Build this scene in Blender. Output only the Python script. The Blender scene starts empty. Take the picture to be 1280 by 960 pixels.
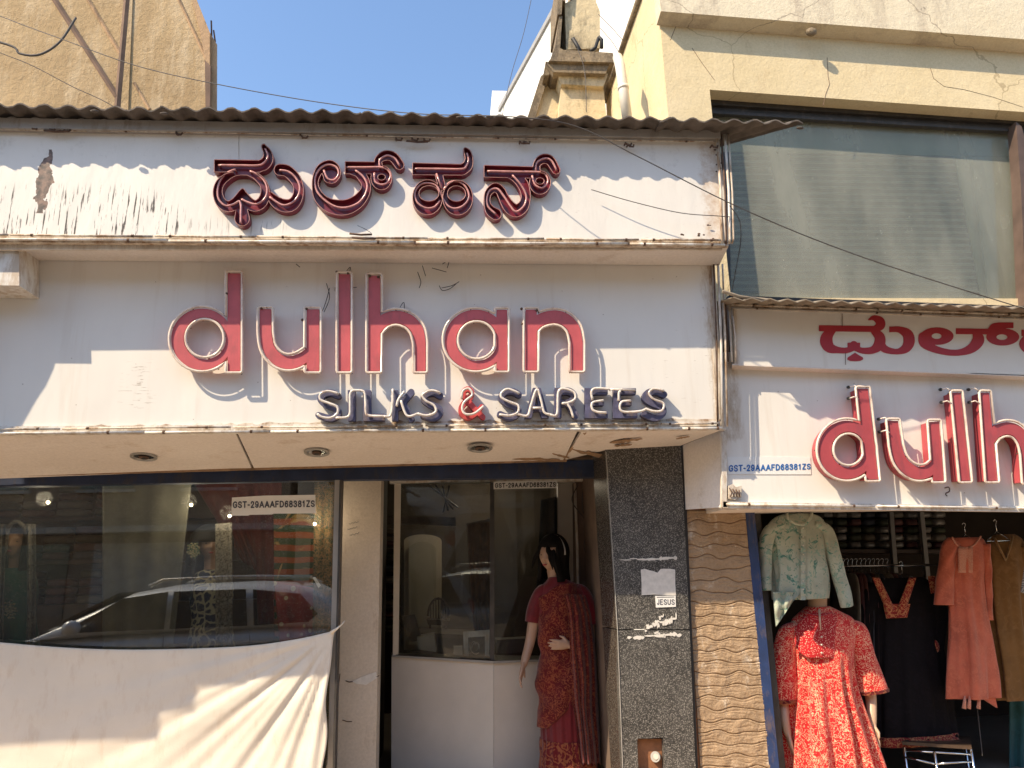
import bpy, bmesh, math, random
import numpy as np
from math import sin, cos, tan, pi, radians, sqrt, atan2, exp
from mathutils import Vector, Matrix, noise
from mathutils.geometry import tessellate_polygon
random.seed(7)
S = bpy.context.scene
COL = S.collection

# ------------------------------------------------------------------ camera
FPX = 930.0
CAM = Vector((0, 0, 1.6))
_y, _p, _r = radians(4.7), radians(14), radians(1.5)
FW = Vector((sin(_y)*cos(_p), cos(_y)*cos(_p), sin(_p)))
R0 = Vector((cos(_y), -sin(_y), 0)); U0 = R0.cross(FW)
RT = cos(_r)*R0 - sin(_r)*U0
UP = cos(_r)*U0 + sin(_r)*R0
cd = bpy.data.cameras.new('camera'); cam = bpy.data.objects.new('camera', cd); COL.objects.link(cam)
cd.sensor_width = 36; cd.lens = FPX/1280*36; cd.clip_start = .05; cd.clip_end = 3000
m = Matrix((RT, UP, -FW)).transposed().to_4x4(); m.translation = CAM
cam.matrix_world = m
S.camera = cam
# ------------------------------------------------------------------ world, sun, exposure
SUN_EL, SUN_AZ = radians(45), radians(57.6)          # sun behind the photographer, over the left shoulder
w = bpy.data.worlds.new('World'); S.world = w; w.use_nodes = True
nt = w.node_tree; bg = nt.nodes['Background']
sky = nt.nodes.new('ShaderNodeTexSky'); sky.sky_type = 'NISHITA'; sky.sun_disc = False
sky.sun_elevation = SUN_EL; sky.sun_rotation = radians(180+57.6)
sky.air_density = 1.2; sky.dust_density = 0.8; sky.ozone_density = 3.3
nt.links.new(sky.outputs[0], bg.inputs[0]); bg.inputs[1].default_value = 0.15
sd = bpy.data.lights.new('sun', 'SUN'); sun = bpy.data.objects.new('sun', sd); COL.objects.link(sun)
sd.energy = 4.0; sd.angle = radians(0.5); sd.color = (1.0, .84, .61)
LD = Vector((sin(SUN_AZ)*cos(SUN_EL), cos(SUN_AZ)*cos(SUN_EL), -sin(SUN_EL)))
sun.rotation_euler = LD.to_track_quat('-Z', 'Y').to_euler()
sun.location = (-8, -6, 14)
S.view_settings.view_transform = 'Standard'; S.view_settings.look = 'None'
S.view_settings.exposure = 0.86; S.view_settings.gamma = 1
S.cycles.max_bounces = 10; S.cycles.transparent_max_bounces = 16; S.cycles.diffuse_bounces = 5
S.cycles.use_denoising = True
S.cycles.sample_clamp_indirect = 4

# ------------------------------------------------------------------ projections
def ray(x, y): return FW*FPX + RT*(x-640) + UP*(480-y)
def P(x, y, d):
    D = ray(x, y); return CAM + D*(d/D.y)
def PZ(x, y, z):
    D = ray(x, y); return CAM + D*((z-CAM.z)/D.z)
def mpp(x, y, d): return (P(x+1, y, d)-P(x, y, d)).length

# ------------------------------------------------------------------ materials
MATS = {}
def srgb(r, g, b):
    f = lambda c: (c/255)/12.92 if c <= 10 else ((c/255+.055)/1.055)**2.4
    return (f(r), f(g), f(b), 1)
class NT:
    def __init__(s, name):
        s.m = bpy.data.materials.new(name); s.m.use_nodes = True
        s.t = s.m.node_tree; s.b = s.t.nodes['Principled BSDF']
        s.tc = s.n('ShaderNodeTexCoord'); s.geo = None
    def n(s, t, **k):
        x = s.t.nodes.new(t)
        for a, v in k.items(): setattr(x, a, v)
        return x
    def l(s, a, b): s.t.links.new(a, b)
    def pos(s):
        if not s.geo: s.geo = s.n('ShaderNodeNewGeometry')
        return s.geo.outputs['Position']
    def mapping(s, scale=(1, 1, 1), rot=(0, 0, 0), loc=(0, 0, 0), src=None):
        mp = s.n('ShaderNodeMapping'); mp.inputs['Scale'].default_value = scale
        mp.inputs['Rotation'].default_value = rot; mp.inputs['Location'].default_value = loc
        s.l(src or s.tc.outputs['Object'], mp.inputs[0]); return mp.outputs[0]
    def noise(s, vec, scale, detail=4, rough=.55, dist=0):
        x = s.n('ShaderNodeTexNoise'); x.inputs['Scale'].default_value = scale
        x.inputs['Detail'].default_value = detail; x.inputs['Roughness'].default_value = rough
        x.inputs['Distortion'].default_value = dist
        s.l(vec, x.inputs['Vector']); return x.outputs['Fac']
    def vor(s, vec, scale, feature='F1', out='Distance'):
        x = s.n('ShaderNodeTexVoronoi', feature=feature); x.inputs['Scale'].default_value = scale
        s.l(vec, x.inputs['Vector']); return x.outputs[out]
    def wave(s, vec, scale, dist=0, dscale=1, kind='BANDS', direction='X'):
        x = s.n('ShaderNodeTexWave', wave_type=kind); x.inputs['Scale'].default_value = scale
        if kind == 'BANDS': x.bands_direction = direction
        x.inputs['Distortion'].default_value = dist; x.inputs['Detail Scale'].default_value = dscale
        s.l(vec, x.inputs['Vector']); return x.outputs['Fac']
    def ramp(s, fac, stops, interp='LINEAR'):
        x = s.n('ShaderNodeValToRGB'); x.color_ramp.interpolation = interp
        e = x.color_ramp.elements
        while len(e) < len(stops): e.new(.5)
        for i, (p, c) in enumerate(stops):
            e[i].position = p; e[i].color = c if len(c) == 4 else (*c, 1)
        s.l(fac, x.inputs[0]); return x.outputs[0]
    def step(s, fac, a, b): return s.ramp(fac, [(a, (0, 0, 0)), (b, (1, 1, 1))])
    def mix(s, fac, a, b, mode='MIX'):
        x = s.n('ShaderNodeMix', data_type='RGBA', blend_type=mode)
        for i, v in ((0, fac), (6, a), (7, b)):
            if isinstance(v, (int, float)): x.inputs[i].default_value = v
            elif isinstance(v, tuple): x.inputs[i].default_value = v if len(v) == 4 else (*v, 1)
            else: s.l(v, x.inputs[i])
        return x.outputs[2]
    def math(s, op, a, b=0.0, clamp=False):
        x = s.n('ShaderNodeMath', operation=op, use_clamp=clamp)
        for i, v in ((0, a), (1, b)):
            if isinstance(v, (int, float)): x.inputs[i].default_value = v
            else: s.l(v, x.inputs[i])
        return x.outputs[0]
    def box(s, x0, x1, z0, z1, soft=.05):
        """soft world-space box mask in X and Z"""
        sp = s.n('ShaderNodeSeparateXYZ'); s.l(s.pos(), sp.inputs[0])
        def edge(o, a, b):
            r = s.n('ShaderNodeMapRange', clamp=True)
            s.l(o, r.inputs[0]); r.inputs[1].default_value = a; r.inputs[2].default_value = b
            return r.outputs[0]
        k = s.math('MULTIPLY', edge(sp.outputs[0], x0-soft, x0+soft), edge(sp.outputs[0], x1+soft, x1-soft))
        k2 = s.math('MULTIPLY', edge(sp.outputs[2], z0-soft, z0+soft), edge(sp.outputs[2], z1+soft, z1-soft))
        return s.math('MULTIPLY', k, k2)
    def col(s, c):
        if isinstance(c, tuple): s.b.inputs['Base Color'].default_value = c if len(c) == 4 else (*c, 1)
        else: s.l(c, s.b.inputs['Base Color'])
        return s
    def rough(s, r, spec=.5):
        s.b.inputs['Roughness'].default_value = r; s.b.inputs['Specular IOR Level'].default_value = spec; return s
    def bump(s, h, strength=.3, dist=.01):
        x = s.n('ShaderNodeBump'); x.inputs['Strength'].default_value = strength
        x.inputs['Distance'].default_value = dist
        s.l(h, x.inputs['Height']); s.l(x.outputs[0], s.b.inputs['Normal']); return s
def C(c, k): return tuple(min(1, v*k) for v in c[:3])
def simple(name, c, rough=.6, var=.15, scale=6, bump=.15, bscale=40, metal=0, spec=.5, stretch=(1, 1, 1), dirt=None):
    if name in MATS: return MATS[name]
    t = NT(name); v = t.mapping(stretch, src=t.pos())
    n1 = t.noise(v, scale, 6, .6)
    c2 = t.ramp(n1, [(.3, C(c, 1-var)), (.7, C(c, 1+var))])
    if dirt:
        n2 = t.noise(t.mapping((3, 3, 1), src=t.pos()), 5, 8, .7); a_, b_ = (.45, .60) if 'trim' in name else (.52, .72)
        c2 = t.mix(t.step(n2, a_, b_), c2, dirt)
    t.col(c2).rough(rough, spec); t.b.inputs['Metallic'].default_value = metal
    if bump: t.bump(t.noise(v, bscale, 4), bump, .004)
    MATS[name] = t.m; return t.m

WHITE = (.80, .775, .74)
def m_upper():
    t = NT('peeling white sign board'); p = t.pos()
    base = t.ramp(t.noise(t.mapping((1, 1, .5), src=p), 3, 6), [(.3, (.73, .69, .63)), (.7, (.80, .755, .69))])
    # long vertical splits in the paint, thick at the far left, thinning along the lower edge
    crack = t.noise(t.mapping((75, 75, 5), src=p), 1, 5, .6)
    crack2 = t.noise(t.mapping((30, 30, 3.5), loc=(3, 0, 0), src=p), 1, 6, .7)
    m1 = t.box(-2.7, -1.62, 3.46, 3.74, .13); m2 = t.box(-1.7, -.9, 3.44, 3.64, .09)
    k1 = t.math('MULTIPLY', t.step(crack, .565, .60), t.step(t.math('ADD', m1, t.math('MULTIPLY', m2, .4)), .25, .6))
    k2 = t.math('MULTIPLY', t.step(crack2, .62, .65), m1)
    base = t.mix(k1, base, (.055, .042, .035)); base = t.mix(k2, base, (.25, .17, .13))
    flecks = t.noise(t.mapping((14, 14, 130), src=p), 1, 4, .6)
    k3 = t.math('MULTIPLY', t.step(flecks, .66, .71), t.box(.5, 1.55, 3.55, 3.74, .1))
    base = t.mix(k3, base, (.3, .24, .2))
    # long rusty peeled streak
    q = P(108, 225, 4.0); q2 = P(102, 236, 4.0)
    wob = t.noise(t.mapping((12, 12, 6), src=p), 1, 4)
    sp = t.n('ShaderNodeSeparateXYZ'); t.l(p, sp.inputs[0])
    dx = t.math('ABSOLUTE', t.math('ADD', t.math('SUBTRACT', sp.outputs[0], q.x-.12), t.math('MULTIPLY', wob, .22)))
    zz = t.math('MULTIPLY', t.math('ABSOLUTE', t.math('SUBTRACT', sp.outputs[2], q.z-.01)), .12)
    kk = t.step(t.math('ADD', dx, zz), .050, .036)
    kk = t.math('MULTIPLY', t.math('LESS_THAN', t.math('ADD', dx, zz), .040), t.math('LESS_THAN', zz, .024))
    base = t.mix(kk, base, t.ramp(t.noise(t.mapping((4, 4, 4), src=p), 8), [(.38, (.07, .05, .04)), (.62, (.24, .15, .11))]))
    # grime under the top and over the bottom trim
    g = t.math('MULTIPLY', t.noise(t.mapping((2.5, 2.5, 2), src=p), 4, 8, .7), t.box(-5, 5, 3.85, 4.4, .12))
    base = t.mix(t.step(g, .55, .95), base, (.40, .35, .29))
    g2 = t.math('MULTIPLY', t.noise(t.mapping((6, 6, 2), src=p), 3, 8, .75), t.box(-5, 5, 3.3, 3.50, .06))
    base = t.mix(t.step(g2, .3, .75), base, (.47, .36, .25))
    rr = t.math('MULTIPLY', t.noise(t.mapping((6, 6, 6), src=p), 3, 8, .75), t.box(1.48, 3, 3, 4.4, .06))
    base = t.mix(t.step(rr, .35, .7), base, (.5, .36, .24))
    t.col(base).rough(.45, .4); t.bump(t.noise(t.mapping((1, 1, .35), src=p), 5, 4), .35, .02)
    return t.m
def m_lower():
    t = NT('white sign board'); p = t.pos()
    base = t.ramp(t.noise(t.mapping((1, 1, .5), src=p), 2.5, 6), [(.3, (.74, .70, .64)), (.7, (.80, .76, .695))])
    fl = t.noise(t.mapping((12, 12, 110), src=p), 1, 4, .6)
    k = t.math('MULTIPLY', t.step(fl, .66, .70), t.box(1.3, 1.7, 2.5, 2.95, .15))
    k = t.math('ADD', k, t.math('MULTIPLY', t.step(fl, .6, .64), t.box(-1.85, -1.72, 2.55, 2.8, .05)), True)
    base = t.mix(k, base, (.35, .28, .22))
    g2 = t.math('MULTIPLY', t.noise(t.mapping((5, 5, 3), src=p), 4, 8, .75), t.box(-5, 1.7, 2.3, 2.46, .05))
    base = t.mix(t.step(g2, .34, .62), base, (.50, .35, .2))
    g3 = t.math('MULTIPLY', t.noise(t.mapping((9, 9, 2.5), src=p), 3, 8, .75), t.box(1.53, 1.8, 2.3, 4, .05))
    base = t.mix(t.step(g3, .34, .66), base, (.42, .30, .18))
    g4 = t.math('MULTIPLY', t.noise(t.mapping((7, 7, 7), src=p), 2, 8, .7), t.box(-1.4, .9, 3.15, 3.4, .1))
    base = t.mix(t.step(g4, .64, .74), base, (.4, .34, .29))
    sp_ = t.vor(t.mapping(src=p), 9); base = t.mix(t.math('MULTIPLY', t.math('LESS_THAN', sp_, .035), .6), base, (.28, .21, .16))
    rs = t.noise(t.mapping((10, 10, .8), src=p), 1, 6, .6); base = t.mix(t.math('MULTIPLY', t.step(rs, .56, .78), .35), base, (.52, .42, .32))
    t.col(base).rough(.4, .45); t.bump(t.noise(t.mapping((1, 1, .3), src=p), 4, 3), .3, .02)
    return t.m
def m_plaster(name, a, b, stain, streak=(1, 1, .25), amount=(.52, .68), bump=.5, crack=True, fs=2.0):
    t = NT(name); p = t.pos()
    base = t.ramp(t.noise(t.mapping(src=p), fs, 8, .65), [(.3, a), (.7, b)])
    s1 = t.noise(t.mapping(streak, src=p), fs*2.2, 8, .7)
    base = t.mix(t.step(s1, *amount), base, stain)
    f = t.noise(t.mapping(src=p), 60, 4, .7)
    base = t.mix(.25, base, t.ramp(f, [(.3, C(a, .6)), (.7, C(b, 1.15))]))
    if crack:
        wv = t.n('ShaderNodeMix', data_type='VECTOR'); 
        nz = t.n('ShaderNodeTexNoise'); nz.inputs['Scale'].default_value = 3; nz.inputs['Detail'].default_value = 6
        t.l(p, nz.inputs['Vector'])
        wv.inputs[0].default_value = .25; t.l(p, wv.inputs[4]); t.l(nz.outputs['Color'], wv.inputs[5])
        e = t.vor(wv.outputs[1], .7, 'DISTANCE_TO_EDGE')
        base = t.mix(t.math('MULTIPLY', t.math('LESS_THAN', e, .0022), .5), base, C(stain, .6))
    t.col(base).rough(.9, .2)
    t.bump(t.math('ADD', t.noise(t.mapping(src=p), 9, 8, .7), t.math('MULTIPLY', f, .3)), bump, .03)
    return t.m
def m_granite(name, dark, light, s=230, spec=.5, rough=.25, th=(.24, .42)):
    t = NT(name); p = t.pos()
    v = t.vor(p, s, 'F1', 'Color')
    sp = t.n('ShaderNodeSeparateColor'); t.l(v, sp.inputs[0])
    n2 = t.noise(p, s*.5, 3)
    base = t.ramp(t.math('MULTIPLY', sp.outputs[0], n2), [(th[0], dark), (th[1], light)])
    base = t.mix(.3, base, t.ramp(t.noise(p, 4, 6), [(.3, C(dark, .8)), (.7, C(light, .5))]))
    t.col(base).rough(rough, spec)
    return t.m
def m_fabric(name, base, fig, scale=40, kind='paisley', th=(.48, .53), fig2=None, rough=.85, sheen=.2, trans=0, stretch=(1, 1, 1)):
    t = NT(name); p = t.mapping(stretch, src=t.pos())
    nz = t.n('ShaderNodeTexNoise'); nz.inputs['Scale'].default_value = scale*.35; nz.inputs['Detail'].default_value = 3
    t.l(p, nz.inputs['Vector'])
    mv = t.n('ShaderNodeMix', data_type='VECTOR'); mv.inputs[0].default_value = .12 if kind != 'dots' else 0
    t.l(p, mv.inputs[4]); t.l(nz.outputs['Color'], mv.inputs[5]); v = mv.outputs[1]
    if kind == 'paisley':
        w1 = t.math('SINE', t.math('MULTIPLY', t.vor(v, scale*.45), 15.0)); f = t.math('ADD', t.math('MULTIPLY', w1, .5), .5)
    elif kind == 'dots':
        f = t.math('SUBTRACT', 1.0, t.vor(v, scale))
    elif kind == 'lattice':
        f = t.math('SUBTRACT', 1.0, t.math('MULTIPLY', t.vor(v, scale, 'DISTANCE_TO_EDGE'), 2.2))
    elif kind == 'bands':
        f = t.wave(v, scale, 0, direction='Z')
    elif kind == 'leaf':
        f = t.noise(v, scale*.5, 5, .6, 1.5)
    bc = t.ramp(t.noise(t.pos(), 7, 4), [(.3, C(base, .8)), (.7, C(base, 1.2))])
    c = t.mix(t.step(f, *th), bc, fig)
    if fig2:
        f2 = t.noise(v, scale*.8, 3, .5, 2)
        c = t.mix(t.step(f2, .58, .62), c, fig2)
    t.col(c).rough(rough, .25); t.b.inputs['Sheen Weight'].default_value = sheen
    weave = t.noise(t.pos(), 350, 2); t.bump(t.math('ADD', t.math('MULTIPLY', weave, .4), t.noise(t.pos(), 25, 3)), .25, .006)
    if trans: t.b.inputs['Subsurface Weight'].default_value = 0
    return t.m
def m_glass(name, tint=(.85, .9, .88), ior=1.5, dust=.02, dcol=(.55, .55, .5), specks=None, streak=False):
    m_ = bpy.data.materials.new(name); m_.use_nodes = True; t = NT.__new__(NT); t.m = m_; t.t = m_.node_tree
    t.geo = None
    for x in list(t.t.nodes): t.t.nodes.remove(x)
    out = t.n('ShaderNodeOutputMaterial')
    tr = t.n('ShaderNodeBsdfTransparent'); tr.inputs[0].default_value = (*tint, 1)
    gl = t.n('ShaderNodeBsdfGlossy'); gl.inputs['Roughness'].default_value = .0; gl.inputs[0].default_value = (1, 1, 1, 1)
    fr = t.n('ShaderNodeFresnel'); fr.inputs[0].default_value = ior
    mx = t.n('ShaderNodeMixShader'); t.l(fr.outputs[0], mx.inputs[0]); t.l(tr.outputs[0], mx.inputs[1]); t.l(gl.outputs[0], mx.inputs[2])
    df = t.n('ShaderNodeBsdfDiffuse'); df.inputs[0].default_value = (*dcol, 1)
    nz = t.n('ShaderNodeMapRange', clamp=True); t.l(t.noise(t.mapping((1, 1, .35), src=t.pos()), 1.6, 8, .65), nz.inputs[0])
    nz.inputs[1].default_value = .3; nz.inputs[2].default_value = .7
    nz.inputs[3].default_value = dust*.55; nz.inputs[4].default_value = dust*1.5
    f = nz.outputs[0]
    if specks:
        v = t.vor(t.pos(), specks[0], 'F1', 'Distance')
        big = t.noise(t.pos(), 4, 4, .6)
        sp = t.math('MULTIPLY', t.math('LESS_THAN', v, specks[1]), t.math('GREATER_THAN', big, specks[2]))
        f = t.math('MAXIMUM', f, t.math('MULTIPLY', sp, .7))
    mx2 = t.n('ShaderNodeMixShader'); t.l(f, mx2.inputs[0]); t.l(mx.outputs[0], mx2.inputs[1]); t.l(df.outputs[0], mx2.inputs[2])
    t.l(mx2.outputs[0], out.inputs[0])
    return m_
def m_emit(name, c, k):
    t = NT(name); t.col((c[0]*.5, c[1]*.5, c[2]*.5)); t.b.inputs['Emission Color'].default_value = (*c, 1); t.b.inputs['Emission Strength'].default_value = k
    return t.m

M = dict(
 upper=m_upper(), lower=m_lower(),
 soffit=m_plaster('soffit board', (.74, .67, .61), (.81, .745, .69), (.52, .41, .31), (1, 1, 1), (.58, .75), .12, False),
 boxwood=simple('raw plywood edge', (.30, .19, .11), .9, .35, 14, .5, 60),
 trim=simple('weathered cream trim', (.62, .54, .44), .5, .15, 9, .2, 60, dirt=(.30, .19, .11)),
 trimwhite=simple('white painted trim', (.72, .68, .62), .5, .1, 6, .15, 50, dirt=(.5, .4, .3)),
 fasciabeam=simple('grey beige metal fascia', (.33, .30, .27), .6, .12, 5, .1, 40, dirt=(.22, .18, .14)),
 asbestos=simple('weathered cement sheet', (.115, .095, .08), .95, .45, 9, .7, 60),
 asbestos2=simple('cement sheet underside', (.20, .165, .13), .95, .3, 9, .6, 60, dirt=(.12, .09, .07)),
 tin=simple('sun bleached cement sheet', (.26, .21, .155), .9, .3, 9, .5, 60, dirt=(.13, .10, .07)),
 reddark=simple('dark red enamel letter', (.17, .012, .026), .35, .35, 12, .15, 80, spec=.6, dirt=(.06, .02, .03)),
 redrim=simple('faded letter rim', (.52, .28, .24), .5, .3, 20, .1, 80),
 redface2=simple('dull red acrylic', (.40, .065, .075), .45, .13, 7, .1, 70, spec=.5, dirt=(.28, .06, .07)),
 redface=simple('faded red acrylic', (.50, .095, .105), .42, .13, 7, .1, 70, spec=.5, dirt=(.36, .085, .09)),
 redside=simple('bright red letter side', (.52, .030, .025), .35, .2, 10, .1, 70),
 redflat=simple('flat red vinyl', (.40, .022, .034), .45, .08, 7, .05, 60),
 blueplate=simple('faded blue letter plate', (.075, .072, .13), .7, .4, 25, .3, 70, dirt=(.17, .13, .12)),
 redplate=simple('faded ampersand plate', (.50, .06, .06), .6, .3, 25, .2, 70),
 neonpink=simple('pink neon tube', (.60, .29, .26), .22, .2, 25, .05, 60, spec=.8, dirt=(.32, .14, .12)),
 neoncream=simple('cream neon tube', (.72, .60, .50), .2, .12, 25, .05, 60, spec=.8, dirt=(.42, .26, .2)),
 neonw=simple('white neon tube', (.72, .64, .56), .2, .2, 30, .05, 60, spec=.8, dirt=(.36, .24, .18)),
 clip=simple('rusted clip', (.10, .055, .035), .85, .4, 30, .4, 90),
 black=simple('black rubber cable', (.02, .018, .017), .6, .2, 20, .05, 50),
 wire=simple('dusty cable', (.07, .06, .055), .7, .2, 20, .05, 50),
 navy=simple('navy painted steel', (.018, .028, .065), .85, .25, 8, .15, 40, dirt=(.05, .04, .04)),
 bluejamb=simple('blue painted jamb', (.022, .045, .13), .5, .25, 9, .3, 60, dirt=(.16, .11, .09)),
 alu=simple('aluminium', (.45, .43, .40), .4, .1, 8, .05, 60, metal=.6),
 chrome=simple('chrome tube', (.7, .7, .7), .12, .05, 8, 0, 60, metal=1),
 pillar=m_plaster('cream painted pillar', (.60, .50, .39), (.70, .60, .49), (.42, .31, .22), (2, 2, .6), (.60, .75), .18, False),
 cream=simple('cream laminate', (.60, .53, .44), .5, .07, 4, .08, 30),
 laminate=simple('white laminate counter', (.66, .60, .53), .4, .05, 4, .05, 30),
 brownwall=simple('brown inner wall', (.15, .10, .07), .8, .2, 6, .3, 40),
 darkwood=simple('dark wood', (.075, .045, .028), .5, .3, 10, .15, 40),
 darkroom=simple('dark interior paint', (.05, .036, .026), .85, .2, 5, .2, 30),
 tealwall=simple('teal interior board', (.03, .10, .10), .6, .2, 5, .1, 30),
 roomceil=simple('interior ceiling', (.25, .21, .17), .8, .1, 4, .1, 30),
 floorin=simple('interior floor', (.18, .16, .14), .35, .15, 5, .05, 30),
 granite=m_granite('speckled granite', (.028, .026, .024), (.34, .315, .28), rough=.4, th=(.30, .46)),
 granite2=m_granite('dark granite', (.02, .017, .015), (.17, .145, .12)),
 paper=simple('torn white paper', (.68, .64, .58), .9, .12, 30, .3, 60),
 whitepaper=simple('white label', (.78, .76, .72), .6, .04, 8, .05, 60),
 inkblack=simple('black lettering', (.02, .02, .022), .6, .1, 8, 0, 60),
 inkblue=simple('blue lettering', (.02, .12, .36), .6, .1, 8, 0, 60),
 inkgrey=simple('dark blue grey lettering', (.05, .055, .08), .6, .1, 8, 0, 60),
 wavy=m_plaster('sandstone coloured cladding', (.35, .235, .14), (.49, .345, .22), (.70, .60, .48), (1, 1, .6), (.57, .68), .8, False, 5),
 rust=simple('rusty box', (.30, .13, .06), .85, .3, 14, .4, 60),
 yellow=m_plaster('yellow lime plaster', (.66, .53, .31), (.75, .62, .40), (.48, .35, .2), (1, 1, .35), (.60, .74), .3),
 yellowled=m_plaster('weathered pale parapet', (.70, .59, .41), (.77, .68, .51), (.30, .22, .17), (1, 1, .22), (.50, .74), .35, True, 1.6),
 agedtop=m_plaster('blackened cornice', (.25, .19, .125), (.42, .32, .20), (.10, .08, .06), (1, 1, .4), (.40, .6), .9, False, 3),
 tower=m_plaster('old yellow turret plaster', (.58, .45, .26), (.72, .59, .38), (.16, .13, .09), (1, 1, .4), (.50, .62), .6, False, 1.2),
 whitebld=simple('bright white render', (.80, .765, .70), .8, .04, 1.2, .1, 10),
 brownbld=m_plaster('brown cement render', (.33, .225, .12), (.51, .365, .205), (.62, .49, .33), (1.6, 1, .35), (.48, .72), 1.0, False, 1.3),
 brownaged=m_plaster('blackened cement render', (.38, .24, .14), (.50, .335, .2), (.10, .075, .055), (3, 1, .3), (.50, .60), .6, False, .6),
 stainridge=simple('dark cement ridge', (.16, .10, .07), .9, .3, 4, .3, 20),
 pvc=simple('cream drain pipe', (.72, .66, .55), .35, .06, 5, .05, 30),
 winframe=simple('dark window frame', (.045, .040, .036), .5, .3, 6, .15, 40, dirt=(.10, .085, .07)),
 winwood=simple('brown window post', (.10, .065, .05), .6, .25, 8, .2, 40),
 slat=simple('grey blind slat', (.30, .31, .28), .6, .12, 3, .05, 30),
 skin=simple('mannequin skin', (.44, .27, .18), .38, .05, 5, .02, 40, spec=.5),
 skinlight=simple('pale mannequin skin', (.56, .37, .25), .38, .05, 5, .02, 40, spec=.5),
 hair=simple('black wig', (.009, .007, .006), .8, .3, 60, .5, 120, spec=.15, stretch=(1, 1, .1)),
 lips=simple('painted lips', (.35, .06, .05), .4, .05),
 eye=simple('painted eyes', (.02, .015, .015), .3, .05),
 concrete=simple('concrete', (.30, .28, .25), .9, .2, 5, .4, 50),
 asphalt=simple('dusty asphalt', (.20, .16, .12), .95, .25, 3, .5, 90),
 paving=simple('pavement slabs', (.52, .40, .28), .9, .2, 3, .4, 50),
 opp1=simple('opposite building ochre', (.42, .30, .18), .9, .15, 1, .1, 10),
 opp2=simple('opposite building cream', (.48, .38, .27), .9, .15, 1, .1, 10),
 opp3=simple('opposite building brown', (.22, .16, .11), .9, .15, 1, .1, 10),
 darkglass=simple('dark window glass', (.02, .022, .024), .08, .05, 3, 0, 10, spec=.8),
 carpaint=simple('silver grey car paint', (.55, .56, .57), .3, .03, 3, 0, 10, metal=.15, spec=.8),
 rubber=simple('tyre rubber', (.02, .02, .02), .85, .1, 9, .1, 40),
 carlamp=simple('lamp glass', (.6, .6, .62), .1, .03, 3, 0, 10, spec=.9),
 carred=simple('red tail lamp', (.35, .01, .01), .15, .03, 3, 0, 10, spec=.9),
 plastic=simple('clear plastic wrapped cloth', (.22, .20, .175), .2, .3, 20, .4, 40, spec=.8),
 curtain=simple('off white cotton sheet', (.76, .69, .59), .9, .05, 3, .25, 120, dirt=(.68, .58, .47)),
 bulb=m_emit('lit bulb', (1.0, .78, .45), 14),
 arch=simple('pale arched panel', (.52, .45, .36), .4, .08, 4, .05, 20),
 grey=simple('grey plastic', (.35, .33, .30), .5, .1, 8, .05, 40),
 glassdisp=m_glass('display window glass', (.93, .95, .93), 1.90, .02, (.5, .48, .42), (95, .13, .53)),
 glassdoor=m_glass('partition glass', (.90, .92, .90), 1.5, .015),
 glasswin=m_glass('dusty upper window glass', (.88, .90, .80), 1.30, .27, (.64, .63, .52), (26, .085, .56)),
 f_brocade=m_fabric('red and gold brocade', (.10, .004, .006), (.23, .055, .022), 62, 'paisley', (.56, .82)),
 f_crimson=m_fabric('plain crimson silk', (.13, .002, .007), (.15, .004, .009), 60, 'leaf', (.5, .6), rough=.5, sheen=.4),
 f_border=m_fabric('brocade hem border', (.11, .005, .008), (.26, .075, .03), 40, 'paisley', (.5, .7)),
 f_redkurta=m_fabric('red kurta with cream florals', (.60, .016, .018), (.76, .42, .27), 72, 'paisley', (.78, .88), fig2=None),
 f_redyoke=m_fabric('red yoke with cream dots', (.42, .010, .014), (.74, .42, .32), 120, 'dots', (.66, .76)),
 f_shirt=m_fabric('pale green floral shirt', (.36, .38, .30), (.07, .19, .15), 30, 'leaf', (.57, .62), fig2=(.22, .33, .26)),
 f_salmon=m_fabric('salmon silk', (.48, .115, .065), (.54, .15, .085), 60, 'leaf', (.5, .6), rough=.55, sheen=.3),
 f_salmonyoke=m_fabric('salmon embroidered yoke', (.46, .10, .06), (.60, .34, .25), 130, 'lattice', (.62, .8)),
 f_brown=m_fabric('mustard brown cotton', (.17, .085, .025), (.22, .115, .04), 30, 'leaf', (.5, .65)),
 f_brownyoke=m_fabric('brown neckband', (.26, .15, .06), (.30, .19, .09), 60, 'leaf', (.5, .65)),
 f_black=m_fabric('black crepe', (.005, .004, .006), (.008, .006, .009), 40, 'leaf', (.5, .6), sheen=0, rough=.95),
 f_emb=m_fabric('red flower embroidery', (.24, .018, .018), (.46, .20, .09), 60, 'paisley', (.6, .8)),
 f_green=m_fabric('green dress fabric', (.010, .085, .055), (.014, .10, .07), 40, 'leaf', (.5, .6)),
 f_goldemb=m_fabric('cream embroidered motif', (.34, .28, .15), (.05, .10, .06), 60, 'paisley', (.5, .6)),
 f_greyscarf=m_fabric('grey scarf with dark border', (.22, .20, .165), (.04, .035, .03), 45, 'lattice', (.80, .9)),
 f_sheer=m_fabric('sheer grey green cloth', (.15, .145, .115), (.20, .19, .145), 120, 'dots', (.75, .8)),
 f_maroon=m_fabric('maroon drape', (.12, .014, .016), (.15, .02, .02), 30, 'leaf', (.5, .6), rough=.55),
 f_orangeband=m_fabric('orange and green patola cloth', (.22, .055, .02), (.03, .05, .025), 4.2, 'bands', (.45, .5), fig2=(.32, .20, .07)),
 f_darkborder=m_fabric('dark green border cloth', (.03, .045, .022), (.22, .12, .05), 50, 'lattice', (.7, .85)),
 f_bluedress=m_fabric('navy dress with cream trellis', (.016, .022, .055), (.34, .31, .22), 19, 'lattice', (.72, .82)),
 f_reddot=m_fabric('red cloth with cream florals', (.20, .025, .02), (.42, .32, .20), 14, 'dots', (.70, .75)),
 f_darkhair=simple('dark shawl', (.014, .016, .02), .8, .3, 20, .2, 60),
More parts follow.
